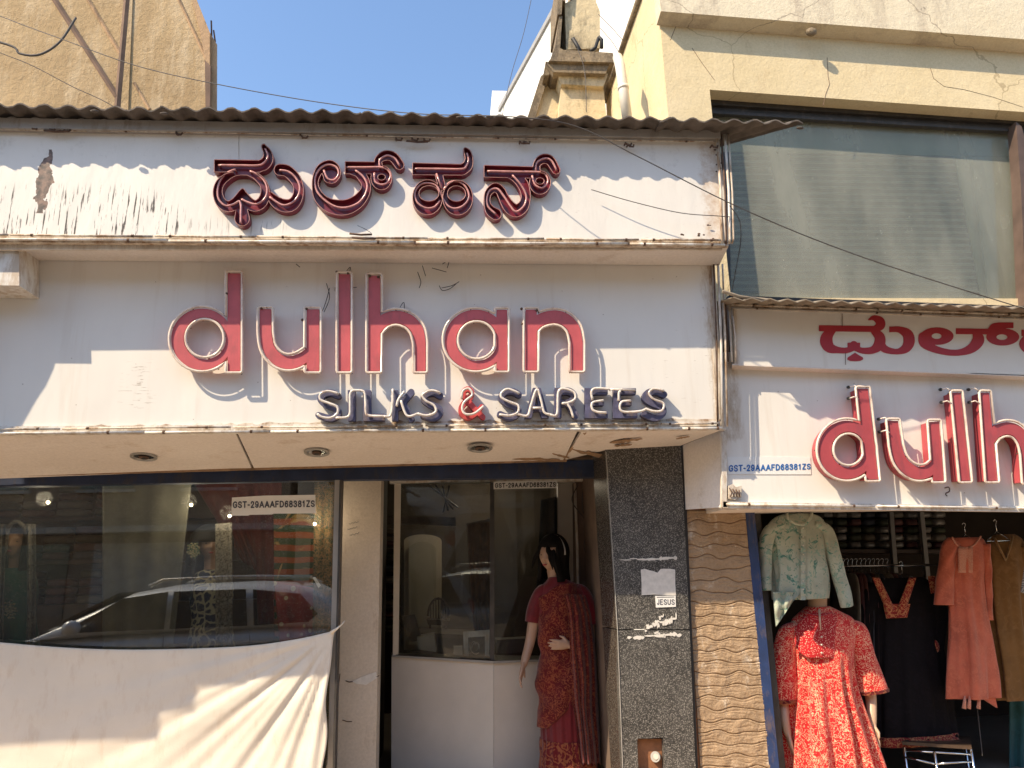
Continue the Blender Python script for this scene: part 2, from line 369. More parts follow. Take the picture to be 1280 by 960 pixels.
 f_stripe=m_fabric('grey striped cloth', (.30, .28, .26), (.08, .07, .07), 25, 'bands', (.5, .6)),
 f_teal=m_fabric('teal curtain cloth', (.02, .075, .08), (.025, .09, .1), 30, 'leaf', (.5, .6)),
)
CN = ['beige', 'rose', 'olive', 'slate', 'cream', 'wine']
BUNDLE = [simple('folded cloth %s' % n, C(c, .55), .6, .25, 15, .4, 40) for n, c in
          (('beige', (.25, .20, .14)), ('rose', (.24, .09, .08)), ('olive', (.10, .11, .06)), ('slate', (.09, .10, .13)), ('cream', (.34, .30, .24)), ('wine', (.12, .03, .035)))]

# ------------------------------------------------------------------ objects
def props(o, label=None, cat=None, group=None, kind=None):
    if label: o['label'] = label
    if cat: o['category'] = cat
    if group: o['group'] = group
    if kind: o['kind'] = kind
    return o
def thing(name, loc, label, cat, group=None):
    o = bpy.data.objects.new(name, None); o.empty_display_size = .1; COL.objects.link(o)
    o.location = loc; return props(o, label, cat, group)
def wloc(o):
    v = Vector((0, 0, 0))
    while o: v = v + o.location; o = o.parent
    return v
class MB:
    def __init__(s): s.v = []; s.f = []
    def add(s, vs, fs):
        b = len(s.v); s.v += [tuple(v) for v in vs]; s.f += [tuple(i+b for i in f) for f in fs]; return s
    def box(s, a, b):
        (x0, y0, z0), (x1, y1, z1) = a, b
        return s.hexa([(x0, y0, z0), (x1, y0, z0), (x1, y0, z1), (x0, y0, z1)], [(x0, y1, z0), (x1, y1, z0), (x1, y1, z1), (x0, y1, z1)])
    def hexa(s, front, back):
        return s.add(list(front)+list(back), [(0, 1, 2, 3), (7, 6, 5, 4), (0, 4, 5, 1), (1, 5, 6, 2), (2, 6, 7, 3), (3, 7, 4, 0)])
    def slab(s, px, d, th, dirv=(0, 1, 0)):
        """polygon traced at depth d (number or list), given real thickness"""
        n = len(px); ds = d if isinstance(d, (list, tuple)) else [d]*n
        fr = [P(x, y, dd) for (x, y), dd in zip(px, ds)]
        return s.prism(fr, Vector(dirv)*th)
    def prism(s, fr, vec):
        n = len(fr); fr = [Vector(p) for p in fr]; bk = [p+Vector(vec) for p in fr]
        fs = []
        if n <= 4: fs += [tuple(range(n)), tuple(range(2*n-1, n-1, -1))]
        else:
            for t in tessellate_polygon([fr]): fs += [tuple(t), tuple(n+i for i in reversed(t))]
        fs += [(i, (i+1) % n, n+(i+1) % n, n+i) for i in range(n)]
        return s.add(fr+bk, fs)
    def rings(s, rs, cap=True, closed=False):
        n = len(rs[0]); vs = [p for r in rs for p in r]; fs = []
        for k in range(len(rs)-1):
            for i in range(n): fs.append((k*n+i, k*n+(i+1) % n, (k+1)*n+(i+1) % n, (k+1)*n+i))
        if closed:
            k = len(rs)-1
            for i in range(n): fs.append((k*n+i, k*n+(i+1) % n, (i+1) % n, i))
        elif cap: fs += [tuple(reversed(range(n))), tuple(range((len(rs)-1)*n, len(rs)*n))]
        return s.add(vs, fs)
    def tube(s, path, r, n=8, closed=False, flat=1.0):
        path = [Vector(p) for p in path]; m_ = len(path); rs = []; up = None
        rad = r if isinstance(r, (list, tuple)) else [r]*m_
        for i, p in enumerate(path):
            if closed: t = path[(i+1) % m_]-path[i-1]
            else: t = path[min(i+1, m_-1)]-path[max(i-1, 0)]
            if t.length < 1e-9: t = Vector((0, 0, 1))
            t.normalize()
            if up is None:
                up = Vector((0, 1, 0)) if abs(t.y) < .8 else Vector((1, 0, 0))
            a = (up - t*up.dot(t)).normalized(); b = t.cross(a); up = a
            rs.append([p+a*cos(2*pi*j/n)*rad[i]*flat+b*sin(2*pi*j/n)*rad[i] for j in range(n)])
        return s.rings(rs, True, closed)
    def grid(s, pts, th=None):
        """pts[row][col] surface; th = vector of thickness"""
        R_, C_ = len(pts), len(pts[0]); vs = [p for r in pts for p in r]
        fs = [(i*C_+j, i*C_+j+1, (i+1)*C_+j+1, (i+1)*C_+j) for i in range(R_-1) for j in range(C_-1)]
        if th is not None:
            N = len(vs); t = Vector(th); vs = vs+[Vector(p)+t for p in vs]
            fs += [tuple(N+k for k in reversed(f)) for f in fs]
            b = [j for j in range(C_)]+[i*C_+C_-1 for i in range(1, R_)]+[(R_-1)*C_+j for j in range(C_-2, -1, -1)]+[i*C_ for i in range(R_-2, 0, -1)]
            for k in range(len(b)): a_, c_ = b[k], b[(k+1) % len(b)]; fs.append((a_, N+a_, N+c_, c_))
        return s.add(vs, fs)
    def sphere(s, c, r, n=12, m_=8):
        rx, ry, rz = r if isinstance(r, (tuple, list)) else (r, r, r)
        rs = []
        for i in range(m_+1):
            t = pi*(i+.001)/(m_+.002)
            rs.append([(c[0]+rx*sin(t)*cos(2*pi*j/n), c[1]+ry*sin(t)*sin(2*pi*j/n), c[2]-rz*cos(t)) for j in range(n)])
        return s.rings(rs)
    def build(s, name, mat, parent=None, smooth=False, label=None, cat=None, group=None, kind=None, base=True):
        if parent is None:
            xs = [v[0] for v in s.v]; ys = [v[1] for v in s.v]; zs = [v[2] for v in s.v]
            o0 = Vector(((min(xs)+max(xs))/2, (min(ys)+max(ys))/2, min(zs)))
        else: o0 = wloc(parent)
        me = bpy.data.meshes.new(name); me.from_pydata([(v[0]-o0.x, v[1]-o0.y, v[2]-o0.z) for v in s.v], [], s.f)
        me.validate(); bm = bmesh.new(); bm.from_mesh(me); bmesh.ops.recalc_face_normals(bm, faces=bm.faces); bm.to_mesh(me); bm.free()
        me.materials.append(M[mat] if isinstance(mat, str) else mat)
        if smooth is not False:
            me.polygons.foreach_set('use_smooth', [True]*len(me.polygons))
            if smooth is not True: me.set_sharp_from_angle(angle=radians(smooth))
        o = bpy.data.objects.new(name, me); COL.objects.link(o)
        if parent is None: o.location = o0
        else: o.parent = parent
        return props(o, label, cat, group, kind)
def cr(pts, per=6, closed=False):
    """Catmull-Rom through points of any dimension"""
    P_ = [np.array(p, float) for p in pts]; n = len(P_); out = []
    rng = range(n if closed else n-1)
    for i in rng:
        if closed: a, b, c, d = P_[i-1], P_[i], P_[(i+1) % n], P_[(i+2) % n]
        else: a, b, c, d = P_[max(i-1, 0)], P_[i], P_[i+1], P_[min(i+2, n-1)]
        for k in range(per):
            t = k/per
            out.append(.5*((2*b)+(-a+c)*t+(2*a-5*b+4*c-d)*t*t+(-a+3*b-3*c+d)*t**3))
    if not closed: out.append(P_[-1])
    return out

# ------------------------------------------------------------------ signed distance shapes -> outlines (for cut letters)
def sd_poly(X, Y, poly):
    d = np.full(X.shape, 1e9); ins = np.zeros(X.shape, bool); n = len(poly)
    for i in range(n):
        ax, ay = poly[i-1]; bx, by = poly[i]
        ex, ey = bx-ax, by-ay; l2 = ex*ex+ey*ey+1e-12
        t = np.clip(((X-ax)*ex+(Y-ay)*ey)/l2, 0, 1)
        d = np.minimum(d, np.hypot(X-ax-ex*t, Y-ay-ey*t))
        if ay != by: ins ^= ((ay > Y) != (by > Y)) & (X < (bx-ax)*(Y-ay)/(by-ay)+ax)
    return np.where(ins, -d, d)
def sd_stroke(X, Y, pts):
    d = np.full(X.shape, 1e9)
    for (ax, ay, aw), (bx, by, bw) in zip(pts[:-1], pts[1:]):
        ex, ey = bx-ax, by-ay; l2 = ex*ex+ey*ey+1e-12
        t = np.clip(((X-ax)*ex+(Y-ay)*ey)/l2, 0, 1)
        d = np.minimum(d, np.hypot(X-ax-ex*t, Y-ay-ey*t)-(aw+(bw-aw)*t)/2)
    return d
def sd_ell(X, Y, cx, cy, rx, ry):
    k = np.hypot((X-cx)/rx, (Y-cy)/ry); return (k-1)*min(rx, ry)
def contours(prims, level=0.0, res=.5, pad=10, tol=.12):
    """prims in photo pixels: ('s',[(x,y,w)]) smooth stroke, ('l',..) straight stroke, ('p',poly), ('e',cx,cy,rx,ry); '-' prefix cuts"""
    xs, ys = [], []
    for p in prims:
        if p[0][0] == '-': continue
        if p[0][-1] == 'e': xs += [p[1]-p[3], p[1]+p[3]]; ys += [p[2]-p[4], p[2]+p[4]]
        else:
            for q in p[1]:
                ww = q[2]/2 if len(q) > 2 else 0
                xs += [q[0]-ww, q[0]+ww]; ys += [q[1]-ww, q[1]+ww]
    x0, x1, y0, y1 = min(xs)-pad, max(xs)+pad, min(ys)-pad, max(ys)+pad
    gx = np.arange(x0, x1, res); gy = np.arange(y0, y1, res)
    X, Y = np.meshgrid(gx, gy); D = np.full(X.shape, 1e9)
    for p in prims:
        k = p[0][-1]
        if k == 's': d = sd_stroke(X, Y, [tuple(q) for q in cr(p[1], 5)])
        elif k == 'l': d = sd_stroke(X, Y, p[1])
        elif k == 'p': d = sd_poly(X, Y, p[1])
        else: d = sd_ell(X, Y, *p[1:])
        D = np.maximum(D, -d) if p[0][0] == '-' else np.minimum(D, d)
    D = D-level-1e-4
    Ssg = D < 0
    c = Ssg[:-1, :-1]*1+Ssg[:-1, 1:]*2+Ssg[1:, 1:]*4+Ssg[1:, :-1]*8
    nxt = {}
    def ep(j, i, e):
        if e == 0: a, b = (j, i), (j, i+1)
        elif e == 1: a, b = (j, i+1), (j+1, i+1)
        elif e == 2: a, b = (j+1, i), (j+1, i+1)
        else: a, b = (j, i), (j+1, i)
        return (a, b)
    T = {1: [(3, 0)], 2: [(0, 1)], 3: [(3, 1)], 4: [(1, 2)], 5: [(3, 0), (1, 2)], 6: [(0, 2)], 7: [(3, 2)], 8: [(2, 3)], 9: [(2, 0)],
         10: [(0, 1), (2, 3)], 11: [(2, 1)], 12: [(1, 3)], 13: [(1, 0)], 14: [(0, 3)]}
    J, I = np.nonzero((c > 0) & (c < 15))
    for j, i in zip(J.tolist(), I.tolist()):
        for a, b in T[int(c[j, i])]: nxt[ep(j, i, a)] = ep(j, i, b)
    def pt(k):
        (ja, ia), (jb, ib) = k; a, b = D[ja, ia], D[jb, ib]; t = a/(a-b)
        return (gx[ia]+(gx[ib]-gx[ia])*t, gy[ja]+(gy[jb]-gy[ja])*t)
    loops = []
    while nxt:
        k0 = next(iter(nxt)); k = k0; L = []
        while k in nxt: L.append(pt(k)); k = nxt.pop(k)
        if len(L) > 12: loops.append(L)
    return [dp_closed(L, tol) for L in loops]
def dp(pts, tol):
    if len(pts) < 3: return pts
    a, b = np.array(pts[0]), np.array(pts[-1]); A = np.array(pts); e = b-a; l = np.hypot(*e)
    d = np.abs((A[:, 0]-a[0])*e[1]-(A[:, 1]-a[1])*e[0])/l if l > 1e-9 else np.hypot(A[:, 0]-a[0], A[:, 1]-a[1])
    i = int(d.argmax())
    if d[i] <= tol: return [pts[0], pts[-1]]
    return dp(pts[:i+1], tol)[:-1]+dp(pts[i:], tol)
def dp_closed(L, tol):
    h = len(L)//2; return dp(L[:h+1], tol)[:-1]+dp(L[h:]+[L[0]], tol)[:-1]
def zone(ox, oy, sc):
    f = lambda x, y: (ox+x/sc, oy+y/sc)
    def conv(p):
        k = p[0]
        if k[-1] == 'e': return (k, *f(p[1], p[2]), p[3]/sc, p[4]/sc)
        if k[-1] == 'p': return (k, [f(*q) for q in p[1]])
        return (k, [(*f(q[0], q[1]), q[2]/sc) for q in p[1]])
    return f, conv
def cap_walls(mb, loops, d0, d1, front=True, back=True):
    """closed plate between depths d0 and d1 from pixel loops (with holes)"""
    L3 = [[P(x, y, d0) for x, y in L] for L in loops]; off = Vector((0, d1-d0, 0))
    flat = [p for L in L3 for p in L]; tris = tessellate_polygon(L3); n = len(flat)
    vs = flat+[p+off for p in flat]; fs = []
    if front: fs += [tuple(t) for t in tris]
    if back: fs += [tuple(n+i for i in reversed(t)) for t in tris]
    b = 0
    for L in L3:
        m_ = len(L)
        for i in range(m_): fs.append((b+i, b+(i+1) % m_, n+b+(i+1) % m_, n+b+i))
        b += m_
    mb.add(vs, fs); return mb
def offset_loop(L, k):
    """shift a pixel loop along its normals"""
    n = len(L); out = []
    for i in range(n):
        a, b, c = np.array(L[i-1]), np.array(L[i]), np.array(L[(i+1) % n])
        t = (b-a)/(np.hypot(*(b-a))+1e-9)+(c-b)/(np.hypot(*(c-b))+1e-9); t /= np.hypot(*t)+1e-9
        out.append(tuple(b+np.array((-t[1], t[0]))*k))
    return out
def trough_letter(parent, prims, tubes, d0, d1, zf):
    """open channel letter: back plate, standing walls with a pale lip, pink tubes inside"""
    loops = contours(prims)
    let = cap_walls(MB(), contours(prims, -.25), d1-.008, d1-.001).build('letter', 'reddark', parent)
    for L in loops:
        A = [P(x, y, d0) for x, y in L]; n = len(A)
        Li = offset_loop(L, .55); B = [P(x, y, d0) for x, y in Li]; off = Vector((0, d1-d0-.0006, 0))
        w_ = MB(); w_.add(A+B+[p+off for p in A]+[p+off for p in B],
            [f for i in range(n) for f in ((i, (i+1) % n, 2*n+(i+1) % n, 2*n+i), (n+i, 3*n+i, 3*n+(i+1) % n, n+(i+1) % n), (i, n+i, n+(i+1) % n, (i+1) % n))])
        w_.build('letter_wall', 'reddark', let)
        MB().tube([P(x, y, d0-.0008) for x, y in L], .0017, 4, True).build('letter_rim', 'redrim', let)
    for tb in tubes:
        pts = [zf(*q) for q in tb]; pts = cr(pts, 6) if len(pts) > 2 else pts
        q = [P(x, y, d0+.012) for x, y in pts]
        q = [q[0]+Vector((0, .022, 0))]+q+[q[-1]+Vector((0, .022, 0))]
        MB().tube(q, .0066, 6).build('neon_tube', 'neonpink', let, True)
    return let
def plate_letter(parent, prims, d0, d1, face, side=None, tubes=None, tube_mat='neoncream', lvl=3.2, tr=.0055, td=.012, zf=None):
    loops = contours(prims)
    let = cap_walls(MB(), loops, d0, d1).build('letter', face, parent)
    if side:   # coloured returns, standing 2 mm proud of the face plate's edge
        o_ = [offset_loop(L, -.35) for L in loops]
        w_ = MB(); cap_walls(w_, o_, d0+.004, d1+.002, front=False, back=False); w_.build('letter_return', side, let)
    if tubes == 'outline':
        for L in contours(prims, lvl, tol=.2):
            k = [P(x, y, d0-td) for x, y in L]
            MB().tube(k, tr, 6, True).build('neon_tube', tube_mat, let, True)
            step = max(3, len(k)//7)
            for i in range(0, len(k), step):   # stand-off clips
                p = k[i]; MB().tube([p+Vector((0, .000, 0)), p+Vector((0, td+.02, 0))], .0045, 5).tube([p+Vector((0, .001, -.006)), p+Vector((0, .001, .006))], .0066, 6).build('tube_clip', 'clip', let)
    elif tubes:
        for tb in tubes:
            pts = [zf(*q) for q in tb]; pts = cr(pts, 6) if len(pts) > 2 else pts
            q = [P(x, y, d0-td) for x, y in pts]; q = [q[0]+Vector((0, td*.9, 0))]+q+[q[-1]+Vector((0, td*.9, 0))]
            MB().tube(q, tr, 6).build('neon_tube', tube_mat, let, True)
    return let
def lettering(parent, text, x0, y0, x1, y1, d, mat, bold=19, th=.0012, name='lettering'):
    """flat print: (x0,y0) top-left and (x1,y1) bottom-right in photo pixels; y may slope by passing pairs"""
    W_, H_, GAP = 60, 84, 16; adv = 0; items = []
    for chx in text:
        g, gw = GLYPH[chx]
        cell = [(k, [(adv+x*gw*W_, (1-y)*H_, bold) for x, y in pts]) for k, pts in g]
        items.append(contours(cell, 0, 2.0, 20, .5)); adv += gw*W_+GAP+bold*.55
    tot = adv-GAP-bold*.55
    tl, tr_ = (y0 if isinstance(y0, tuple) else (y0, y0)); bl, br = (y1 if isinstance(y1, tuple) else (y1, y1))
    mb = MB()
    for lo2 in items:
        mp = [[(x0+(x1-x0)*(x/tot), (tl+(tr_-tl)*x/tot)+((bl+(br-bl)*x/tot)-(tl+(tr_-tl)*x/tot))*(y/H_)) for x, y in L] for L in lo2]
        cap_walls(mb, mp, d, d+th)
    return mb.build(name, mat, parent)
GLYPH = {
 'G': ([('s', [(.95, .80), (.72, .97), (.40, .97), (.08, .75), (.03, .45), (.15, .14), (.45, .02), (.75, .07), (.97, .25)]), ('l', [(.97, .25), (.97, .48), (.58, .48)])], 1.05),
 'S': ([('s', [(.93, .78), (.75, .95), (.40, .98), (.10, .82), (.14, .60), (.5, .50), (.86, .38), (.94, .18), (.70, .03), (.35, .02), (.05, .20)])], .95),
 'T': ([('l', [(0, 1), (1, 1)]), ('l', [(.5, 1), (.5, 0)])], .95),
 '-': ([('l', [(.1, .42), (.9, .42)])], .5),
 '2': ([('s', [(.06, .72), (.20, .94), (.5, 1), (.82, .90), (.88, .68), (.60, .40), (.20, .12), (.05, .0)]), ('l', [(.05, 0), (.95, 0)])], .85),
 '9': ([('s', [(.90, .66), (.75, .45), (.45, .38), (.14, .50), (.06, .72), (.22, .93), (.5, 1), (.80, .90), (.93, .62), (.85, .22), (.60, .02), (.30, .02), (.08, .18)])], .85),
 'A': ([('l', [(0, 0), (.5, 1), (1, 0)]), ('l', [(.22, .33), (.78, .33)])], 1.1),
 'F': ([('l', [(.05, 0), (.05, 1), (.92, 1)]), ('l', [(.05, .52), (.8, .52)])], .85),
 'D': ([('l', [(.04, 0), (.04, 1)]), ('s', [(.04, 1), (.50, .99), (.85, .82), (.97, .5), (.85, .18), (.50, .01), (.04, 0)])], 1.0),
 '6': ([('s', [(.90, .84), (.70, .99), (.42, .98), (.14, .78), (.05, .38), (.20, .08), (.5, .0), (.82, .10), (.92, .32), (.80, .54), (.5, .62), (.20, .52), (.08, .34)])], .85),
 '8': ([('s', [(.5, .54), (.18, .64), (.12, .82), (.30, .98), (.5, 1), (.72, .97), (.88, .82), (.82, .64), (.5, .54), (.14, .42), (.05, .22), (.22, .03), (.5, 0), (.80, .04), (.95, .22), (.86, .42), (.5, .54)])], .85),
 '3': ([('s', [(.07, .76), (.22, .95), (.5, 1), (.80, .92), (.85, .72), (.68, .56), (.42, .53)]), ('s', [(.42, .53), (.72, .50), (.92, .28), (.80, .06), (.5, 0), (.20, .04), (.05, .24)])], .85),
 '1': ([('l', [(.15, .75), (.55, 1), (.55, 0)])], .7),
 'Z': ([('l', [(.05, 1), (.95, 1), (.05, 0), (.95, 0)])], .9),
 'J': ([('s', [(.85, 1), (.85, .5), (.82, .18), (.6, .02), (.3, .02), (.08, .22)])], .7),
 'E': ([('l', [(.92, 1), (.05, 1), (.05, 0), (.95, 0)]), ('l', [(.05, .52), (.85, .52)])], .85),
 'U': ([('s', [(.04, 1), (.04, .5), (.08, .2), (.3, .02), (.5, 0), (.7, .02), (.92, .2), (.96, .5), (.96, 1)])], .95),
}

# ================================================================== THE STREET (setting)
MB().box((-150, -150, -.3), (150, 3.5, 0)).build('road', 'asphalt', kind='structure')
MB().box((-150, 9.0, -.3), (150, 300, .001)).build('ground', 'concrete', kind='structure')
MB().box((-60, 3.5, -.3), (60, 4.9, .12)).build('pavement', 'paving', kind='structure')
MB().box((-60, 4.9, -.3), (60, 9.0, .15)).build('shop_floor', 'floorin', kind='structure')
MB().box((-150, -10, -.3), (150, -8, .14)).build('opposite_pavement', 'paving', kind='structure')

# ================================================================== MAIN SHOP
PX_L, PX_R = -3.3, 1.62
shop = thing('shop_building', (0, 5.0, .15), 'narrow cream shopfront with navy header beam above display window and open doorway', 'building')
# soffit boards under the sign box
def soffit(px, ds, name='soffit_board'):
    fr = [P(x, y, d) for (x, y), d in zip(px, ds)]
    return MB().prism(fr, (0, 0, .018)).build(name, 'soffit', shop)
soffit([(-560, 549), (294, 541.5), (315, 586.5), (-560, 619)], [4.275, 4.275, 5.0, 5.0])
soffit([(297, 541.5), (722, 538.4), (704, 576.2), (318, 586.3)], [4.275, 4.275, 5.0, 5.0])
soffit([(727, 539.5), (902, 537.5), (851, 557), (760, 562), (706, 575)], [4.275, 4.275, 4.74, 4.74, 4.99])
# raw broken lips of board along the back edge and the cracked seam
rng = random.Random(3)
mb = MB()
x = -60
while x < 700:
    wd = rng.uniform(5, 22); h1 = rng.uniform(1.2, 3.2)+(rng.uniform(0, 3.2) if x > 480 else 0)
    yb = 597.5-(x+60)*.0275
    mb.slab([(x, yb-h1-1.6), (x+wd, yb-h1-1.9-rng.uniform(-1, 1)), (x+wd, yb-.2), (x, yb+.2)], 4.975, .02); x += wd
mb.build('board_edge', 'boxwood', shop)
mb = MB()
for a, b, c_ in [((704, 575), (724, 545), 5), ((722, 546), (733, 540), 4), ((712, 560), (752, 571), 6), ((735, 566), (760, 570), 5), ((762, 553), (803, 548), 4), ((768, 557), (790, 555), 3), ((640, 573), (700, 574), 3.5), ((690, 566), (712, 572), 3), ((845, 548), (862, 545), 2), ((560, 577), (640, 575), 2), ((640, 556), (652, 560), 1.2)]:
    pts = []
    for k in range(13):
        t = k/12; wv = c_*(1-abs(2*t-1))**.5*.5*rng.uniform(.15, 1.3)
        pts.append((a[0]+(b[0]-a[0])*t, a[1]+(b[1]-a[1])*t-wv))
    for k in range(12, -1, -1):
        t = k/12; wv = c_*(1-abs(2*t-1))**.5*.5*rng.uniform(.15, 1.3)
        pts.append((a[0]+(b[0]-a[0])*t, a[1]+(b[1]-a[1])*t+wv+.3))
    zz = P(700, 575, 4.95)
    def onsof(x, y):   # soffit plane fit
        d = 4.28+(y-539)/(575-539)*.68; return P(x, min(y, 575), d)-Vector((0, 0, .004))
    MB().prism([onsof(*q) for q in pts], (0, 0, .003)).build('peeled_flake', 'boxwood', shop)
# unseen slab added over the sign box to keep light from falling in
MB().box((-5.4, 4.6, 3.2), (1.62, 5.6, 3.3)).build('light_block_slab', 'concrete', shop)
# header beam and front wall pieces
MB().slab([(-560, 611), (754, 574.5), (755, 596), (430, 599.5), (-560, 619)], 5.03, .10).build('header_beam', 'navy', shop)
MB().box((-4.2, 5.02, 2.36), (1.05, 5.3, 3.2)).build('wall', 'brownwall', shop)
MB().slab([(427, 598), (476.5, 598), (469, 990), (417.5, 990)], 5.33, .22).build('pillar', 'pillar', shop)
pc = MB()
for pts in ([(440, 852), (452, 846), (470, 840), (472, 847), (458, 856), (446, 855)], ):
    pc.slab(pts, 5.326, .004)
pc.build('peeled_patch', 'paper', shop)
pc = MB()
for a, b in (((432, 851), (441, 852)), ((428, 900), (440, 902)), ((470, 846), (474, 844)), ((421, 880), (425, 842))):
    pc.tube([P(*a, 5.327), P((a[0]+b[0])/2, (a[1]+b[1])/2+1, 5.327), P(*b, 5.327)], .0028, 4)
pc.build('crack', 'clip', shop)
pc = MB()
for i, (x, y) in enumerate([(436, 655), (434, 662), (437, 669)]):
    pts = [(x+k*2.0, y-k*.5+(1.6 if k % 2 else -1)*random.uniform(.3, 1)) for k in range(7)]
    pc.tube([P(a, b, 5.327) for a, b in pts], .0012, 4)
pc.build('pencil_scribble', 'inkgrey', shop)
MB().slab([(418.5, 600), (424.5, 600), (415, 990), (408.5, 990)], 5.03, .05).build('window_frame', 'alu', shop)
MB().slab([(424.5, 600), (427, 600), (417.5, 990), (415, 990)], 5.0, .1).build('window_frame_lining', 'winframe', shop)
MB().slab([(-300, 603), (418.5, 597), (418.5, 600.5), (-300, 606.5)], 5.035, .05).build('window_head_frame', 'winframe', shop)
MB().slab([(-300, 604), (419, 597), (409, 1000), (-300, 1000)], 5.06, .008).build('window_pane', 'glassdisp', shop)
# doorway reveal on the right of the entrance
MB().prism([P(757, 562, 4.82), P(757+22, 990, 4.82), P(757+22, 990, 4.82)+Vector((0, 1.1, 0)), P(757, 562, 4.82)+Vector((0, 1.1, 0))], (.10, 0, 0)).build('side_wall', 'brownwall', shop)
# granite pillar: slabs with real joints
gr = thing('granite_pillar', P(830, 1100, 4.8), 'black speckled granite pillar with torn posters between the doorway and the wavy stone wall', 'pillar')
def gs(px, d, th=.03, mat='granite', dirv=(0, 1, 0), name='granite_slab'): return MB().slab(px, d, th, dirv).build(name, mat, gr)
gs([(756.5, 561), (851, 556), (862, 786.5), (771, 786.5)], 4.74, .06)
gs([(771.3, 788), (862.1, 788), (868, 926), (829, 926), (829, 922), (797, 923), (797, 926), (776.5, 926)], 4.74, .06)
gs([(776.6, 926.5), (796.5, 926.5), (799, 990), (779.5, 990)], 4.74, .06)
gs([(829.5, 926.5), (868, 926.5), (871, 990), (831, 990)], 4.74, .06)
gs([(796.5, 966), (829.8, 966), (831, 990), (798.7, 990)], 4.742, .055)
# left return of the pillar, with a paler worn strip
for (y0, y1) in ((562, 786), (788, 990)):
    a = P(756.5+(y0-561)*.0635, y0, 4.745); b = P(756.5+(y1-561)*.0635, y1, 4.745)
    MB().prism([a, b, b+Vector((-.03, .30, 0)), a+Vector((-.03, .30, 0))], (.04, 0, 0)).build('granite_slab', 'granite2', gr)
a = P(760, 565, 4.9); b = P(778, 990, 4.9)
MB().tube([P(757.6, 565, 4.737), P(772, 787, 4.737), P(779.6, 990, 4.737)], .0025, 4).build('corner_bead', 'grey', gr)
MB().slab([(852, 556), (855, 556), (874, 990), (869, 990)], 4.75, .05).build('pillar_edge_strip', 'black', gr)
bx = MB().slab([(796.8, 924), (829.2, 923.5), (830, 966), (798, 966)], 4.785, .02).build('socket_box', 'rust', gr)
MB().tube([P(820, 946, 4.785), P(820, 946, 4.77), P(819, 946, 4.76)], .03, 14).build('socket_ring', 'grey', bx, 40)
MB().tube([P(820, 946, 4.760), P(820, 946, 4.75)], [.017, .015], 12).build('socket_knob', 'cream', bx, 40)
# torn paper remnants
def torn(x0, y0, x1, y1, thick, d, n=26, seed=1, lumps=None):
    r = random.Random(seed); mb = MB(); t = 0
    while t < 1:
        w_ = r.uniform(.05, .2); a, b = t, min(1, t+w_); cx_, cy_ = x0+(x1-x0)*(a+b)/2, y0+(y1-y0)*(a+b)/2+r.uniform(-.35, .35)*thick
        rx, ry = (b-a)*abs(x1-x0)*.6, thick*r.uniform(.25, 1.0); m_ = 11
        mb.slab([(cx_+rx*cos(2*pi*k/m_)*r.uniform(.6, 1.15), cy_+ry*sin(2*pi*k/m_)*r.uniform(.45, 1.2)) for k in range(m_)], d-r.random()*.0008, .003)
        t = b-.03 if r.random() < .75 else b+r.uniform(0, .04)
        if b >= 1: break
    return mb
torn(776, 699, 847, 698, 3.0, 4.736, 30, 2).build('torn_paper', 'paper', gr)
torn(784, 797, 852, 793, 3.5, 4.736, 30, 3).build('torn_paper', 'paper', gr)
torn(808, 785, 846, 772, 5.5, 4.7355, 24, 4).build('torn_paper', 'paper', gr)
torn(806, 789, 830, 768, 3, 4.735, 16, 14).build('torn_paper', 'paper', gr)
torn(818, 790, 832, 795, 4, 4.7345, 16, 24).build('torn_paper', 'paper', gr)
MB().slab([(801, 712), (806, 711), (812, 713), (817, 714), (822, 716), (826, 711), (838, 711), (844, 712), (844, 728), (845, 744), (832, 744), (818, 743), (802, 744), (802, 728)], 4.737, .002).build('poster_remnant', 'paper', gr)
st = MB().slab([(819, 745), (844.5, 744.5), (845, 758.5), (820, 759.5)], 4.7345, .002).build('label_sticker', 'whitepaper', gr)
lettering(st, 'JESUS', 821.5, 749.5, 843, 755.5, 4.733, 'inkgrey', 14)
MB().slab([(821, 746.2), (843, 745.8), (843, 746.6), (821, 747)], 4.7335, .001).build('sticker_line', 'inkgrey', st)

# ------------------------------------------------------------------ upper sign box
up = thing('upper_sign_box', P(450, 303, 4.0), 'upper white peeling sign box with four dark red channel letters under the corrugated roof', 'sign')
ud = 4.0
z0u, z1u = P(400, 296, ud).z, P(400, 142, ud).z
def seams(px, py0, py1, d, par, mat='clip'):
    return MB().tube([P(px, py0, d), P(px-.3, (py0+py1)/2, d), P(px, py1, d)], .0018, 4).build('panel_seam', mat, par)
# three panels of board, butted
for a, b in ((-420, 298), (299, 896)):
    MB().slab([(a, 140+(a)*.02), (b, 140+b*.02), (b+ (7 if b > 800 else 1.2), 296+b*.008), (a, 292+a*.008)], ud, .02).build('sign_panel', 'upper', up)
MB().slab([(-420, 290), (905, 299), (903, 312), (-420, 312)], 4.022, .02).build('sign_panel', 'upper', up)
# underside of the box
MB().prism([P(-420, 300, ud), P(911, 307, ud), P(899, 332, 4.255), P(-420, 322, 4.255)], (0, 0, .02)).build('box_underside', 'soffit', up)
MB().prism([P(898, 165, ud), P(912, 303, ud), P(912, 303, ud)+Vector((0, .255, 0)), P(898, 165, ud)+Vector((0, .255, 0))], (-.02, 0, 0)).build('box_side', 'trimwhite', up)
